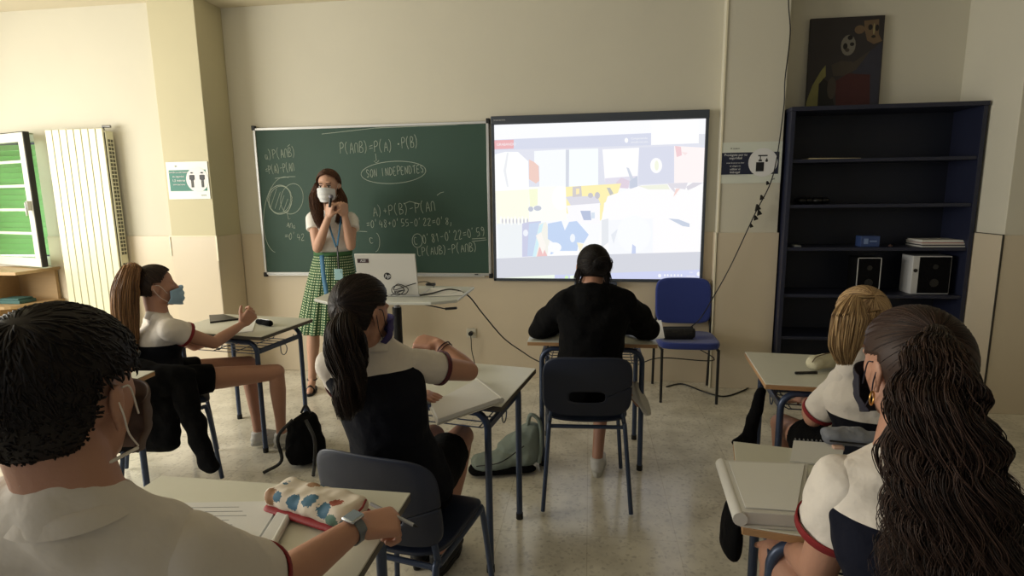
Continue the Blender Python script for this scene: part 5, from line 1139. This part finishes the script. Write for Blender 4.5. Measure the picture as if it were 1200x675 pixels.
# near right desk: spiral notebook, grey case, eraser
A=thing('spiral_notebook','spiral notebook with torn-hole edge behind the binder on the near right desk','notebook'); q=[PZ(x,y,.752) for x,y in ((930,516),(990,520),(985,545),(926,540))]
slab_quad(q,.746,.752).build('page_block',PAPER2,A,smooth=0)
for k in range(12):
    p=q[0].lerp(q[1],(k+.5)/12); MB().tube([V((p.x,p.y+.004+.005*math.cos(w_),.752+.005*math.sin(w_))) for w_ in np.linspace(0,2*PI,9)],.0009,5).build('wire_coil',CHROME,A)
A=thing('grey_pencil_case','long grey soft pencil case on the near right desk before the curly hair','pencil case'); a=PZ(972,511,.775); b_=PZ(1040,517,.775)
mb=MB(); mb.hull([sp(a,(.025,.03,.024)),sp(b_,(.025,.034,.026))]); mb.hull([sp(a+V((.0,.02,.0)),(.02,.02,.022)),sp(a.lerp(b_,.5)+V((0,.015,.006)),(.04,.03,.026))]); remesh(mb,'fabric_body',mat('grey_satin',(120,124,134),.5,bump=.3,bscale=40),A,.005,4,.014,.05)
MB().tube(catmull([a+V((-.01,-.028,-.004)),a.lerp(b_,.5)+V((0,-.036,-.002)),b_+V((.01,-.034,-.002))],6),.0028,6).build('zip',BLACKP,A,smooth=60)
p=PZ(982,524,.755); tag(MB().box((p.x-.016,p.y-.010,.7455),(p.x+.016,p.y+.010,.760)).build('eraser',mat('pale_pink_rubber',(210,176,158),.6),bevel=.003),'pale pink eraser in front of the grey pencil case','eraser')
# desk before the bookcase
A=thing('cream_pencil_case','cream pencil case with leafy pattern on the desk before the bookcase','pencil case'); a=PZ(955,425,.783); b_=PZ(990,420,.783)
CR=mat('cream_leaf_cloth',(192,186,158),.8,bump=.4,bscale=40,var=.25,vscale=28)
mb=MB(); mb.hull([sp(a,(.035,.04,.034)),sp(b_+V((0,.0,.004)),(.035,.045,.034))]); remesh(mb,'fabric_body',CR,A,.005,4,.014,.05)
MB().tube(catmull([a+V((-.025,-.035,.012)),a+V((.0,-.02,.034)),a.lerp(b_,.5)+V((0,-.012,.040)),b_+V((.02,-.01,.036))],6),.0024,6).build('zip',mat('brown_zip',(96,78,54),.6),A,smooth=60)
A=thing('marker_pen','small black marker beside the cream pencil case','pen'); a=PZ(932,437,.752); b_=PZ(950,436.5,.752); MB().tube([a,b_],.006,10).build('barrel',BLACKP,A); MB().tube([b_,b_+(b_-a)*.4],.0065,10).build('cap',BLACKP,A)
# left desk
A=tag(slab_quad([PZ(x,y,.757) for x,y in ((245,369),(262,368),(280,373),(246,377))],.7455,.757).build('tablet_cover',BLACKP,bevel=.002),'flat black case on the far corner of the left desk','case')
A=tag(slab_quad([PZ(x,y,.748) for x,y in ((278,377),(300,375),(296,388),(262,392))],.7455,.748).build('paper_sheet',PAPER,smooth=0),'white sheet of paper under the arm on the left desk','paper')
A=thing('black_pencil_case','small black pencil case beside the raised hand on the left desk','pencil case'); a=PZ(303,377,.765); b_=PZ(316,379,.765); mb=MB(); mb.hull([sp(a,.018),sp(b_,.020)]); remesh(mb,'fabric_body',BLACK,A,.004,3,.01,.04); MB().tube([a+V((0,0,.019)),b_+V((0,0,.021))],.002,6).build('zip',CHROME,A)
# middle desk black case, front desk sheet
A=thing('black_pencil_case','black pencil case at the far edge of the middle desk','pencil case'); a=PZ(524,428,.77); b_=PZ(540,429,.77); mb=MB(); mb.hull([sp(a,(.03,.025,.024)),sp(b_,(.028,.024,.022))]); remesh(mb,'fabric_body',BLACK,A,.004,3,.01,.04); MB().tube([a+V((0,-.01,.024)),b_+V((0,-.01,.022))],.002,6).build('zip',CHROME,A)
tag(slab_quad([PZ(x,y,.747) for x,y in ((758,376),(775,375),(779,396),(764,398))],.7455,.7465).build('paper_sheet',PAPER,smooth=0),'white sheet sticking out beside the right elbow of the black hoodie','paper')
# ------------------------------------------------------------------ laptop table
TZ=.95; WHT_=mat('white_melamine',(214,216,208),.3)
tb=thing('laptop_table','white height adjustable laptop table on a black pole','table')
q=[PZ(x,y,TZ) for x,y in ((368,350),(410,333),(556,336),(536,351),(505,354),(385,354))]
g=MB(); n=len(q); g.raw([(p.x,p.y,TZ-.018) for p in q]+[(p.x,p.y,TZ) for p in q],[tuple(range(n-1,-1,-1)),tuple(range(n,2*n))]+[(i,(i+1)%n,n+(i+1)%n,n+i) for i in range(n)]); g.build('tabletop',WHT_,tb,smooth=0,bevel=.004)
pc_=P(465,360,q[0].y*.5+q[2].y*.5); px_,py_=pc_.x,pc_.y
MB().tube([(px_,py_,TZ-.02),(px_,py_,TZ-.12)],.019,16).build('inner_pole',mat('brushed_steel',(170,170,172),.4,metal=.3),tb); MB().tube([(px_,py_,TZ-.018),(px_,py_,TZ-.034)],.030,16).build('top_bracket',BLACKP,tb)
MB().tube([(px_,py_,TZ-.095),(px_,py_,.03)],.029,16).build('outer_pole',BLACKP,tb)
MB().lathe([(.20,0),(.20,.012),(.05,.03),(.03,.035)],28,(px_,py_,0)).build('round_base',BLACKP,tb,smooth=40)
a=P(484,354,py_-.02); b_=P(522,362,py_-.14); c=P(535,361,py_-.16); MB().tube([a,b_],.004,8).tube([b_,c],.008,8).build('height_lever',BLACKP,tb)
lp=thing('laptop','open white laptop with round dark logo on its lid, on the white table','laptop'); WP=mat('silver_white_plastic',(208,206,200),.35)
lt_=[PZ(422,345,TZ+.02),PZ(492,344,TZ+.02)]; ly_=(lt_[0].y+lt_[1].y)/2
la=P(421,343,ly_); lb=P(491,346,ly_); ztop=P(452,295,ly_+.0).z; lw_=lb.x-la.x; lh=ztop-TZ-.02
LM=Matrix.Translation((la.x,ly_,TZ+.016))@Matrix.Rotation(math.radians(10),4,'X')
o=MB().box((0,0,0),(lw_,.007,lh)).build('lid',WP,lp,M=LM,bevel=.006)
MB().box((.012,.0072,.015),(lw_-.012,.0085,lh-.012)).build('screen',mat('dark_screen',(30,36,48),.15),lp,M=LM,smooth=0)
MB().box((0,.02,-.016),(lw_,.25,.0)).build('keyboard_base',WP,lp,M=Matrix.Translation((la.x,ly_,TZ+.0165)),bevel=.004)
g=MB(); cxl,czl,rl=lw_*.51,lh*.46,.022; g.raw([(cxl+rl*math.cos(k*PI/14),-.0008,czl+rl*math.sin(k*PI/14)) for k in range(28)],[tuple(range(28))]); g.build('logo_disc',INK,lp,smooth=0,M=LM)
textmesh('hp',.034,LM@facing(cxl,-.0012,czl+.001),INKW,'logo_letters',lp,shear=.3)
g=MB(); g.box((.015,-.0008,lh-.055),(.085,-.0004,lh-.03)); g.build('sticker',mat('dark_sticker',(60,40,44),.5),lp,smooth=0,M=LM); textmesh('A23',.02,LM@facing(.05,-.0012,lh-.0425),INKW,'sticker_text',lp)
for k,(ox,oy,r_) in enumerate(((0,0,.0),(.03,-.03,.25),(-.02,.02,-.2))):
    c=PZ(518,343,TZ); M_=RZ(c.x+ox,c.y+oy,r_,TZ+.0005+k*.0022); o=MB().box((-.105,-.10,0),(.105,.10,.0018)).build('paper_sheet',PAPER,M=None,smooth=0); o.matrix_world=M_
    tag(o,['bottom sheet','middle sheet','topmost sheet'][k]+' of the papers beside the laptop','paper','papers beside the laptop')
c=PZ(505,336,TZ); o=thing('cable_adapter','small black adapter lying behind the papers by the laptop','adapter'); MB().box((c.x-.03,c.y-.015,TZ+.0075),(c.x+.03,c.y+.015,TZ+.025)).build('adapter_body',BLACKP,o,bevel=.004); MB().box((c.x-.036,c.y-.008,TZ+.012),(c.x-.0302,c.y+.008,TZ+.02)).build('connector',CHROME,o)
c=PZ(405,338,TZ); tag(MB().box((c.x-.03,c.y-.02,TZ),(c.x+.03,c.y+.02,TZ+.05)).build('cardboard_box',mat('brown_card',(150,116,92),.7),bevel=.002),'small brown box left of the laptop on the white table','box')
def coil(px,py,r,n=14,rot=.5): return [P(px+r*math.cos(t),py+r*rot*math.sin(t),ly_-.03) for t in np.linspace(0,2*PI,n)]
cable('laptop_cable',[P(458,346,ly_-.03)]+coil(466,340,7,12,.8)+[P(462,342,ly_-.03),P(474,345,ly_-.03),P(478,338,ly_-.03),P(466,333,ly_-.03),P(462,340,ly_-.04),P(480,334,ly_-.03),P(497,330,ly_+.02),P(508,334,ly_+.05),PZ(508,337,TZ+.022)],.0028,'thin black cable looped in a tangle before the laptop')
cable('long_cable',[PZ(492,346,TZ+.012),PZ(505,344,TZ+.012),PZ(528,339,TZ+.014),P(548,346,ly_+.2),P(566,368,ly_+.35),P(590,396,ly_+.5),P(612,412,ly_+.65),P(628,422,4.0),P(660,436,4.1),PZ(700,452,.006)],.0045,'long black cable drooping from the laptop table towards the desk of the black hoodie')
# ------------------------------------------------------------------ every root sits at the foot of its thing
bpy.context.view_layer.update()
for o in [x for x in COL.objects if x.type=='EMPTY' and x.parent is None and x.location.length<1e-6 and x.children]:
    lo=V((1e9,)*3); hi=V((-1e9,)*3)
    for ch in o.children_recursive:
        if ch.type!='MESH': continue
        for c in ch.bound_box:
            w=ch.matrix_world@V(c); lo=V(map(min,lo,w)); hi=V(map(max,hi,w))
    base=V(((lo.x+hi.x)/2,(lo.y+hi.y)/2,lo.z)); o.location=base
    for ch in o.children: ch.matrix_basis=Matrix.Translation(-base)@ch.matrix_basis
bpy.context.view_layer.update()
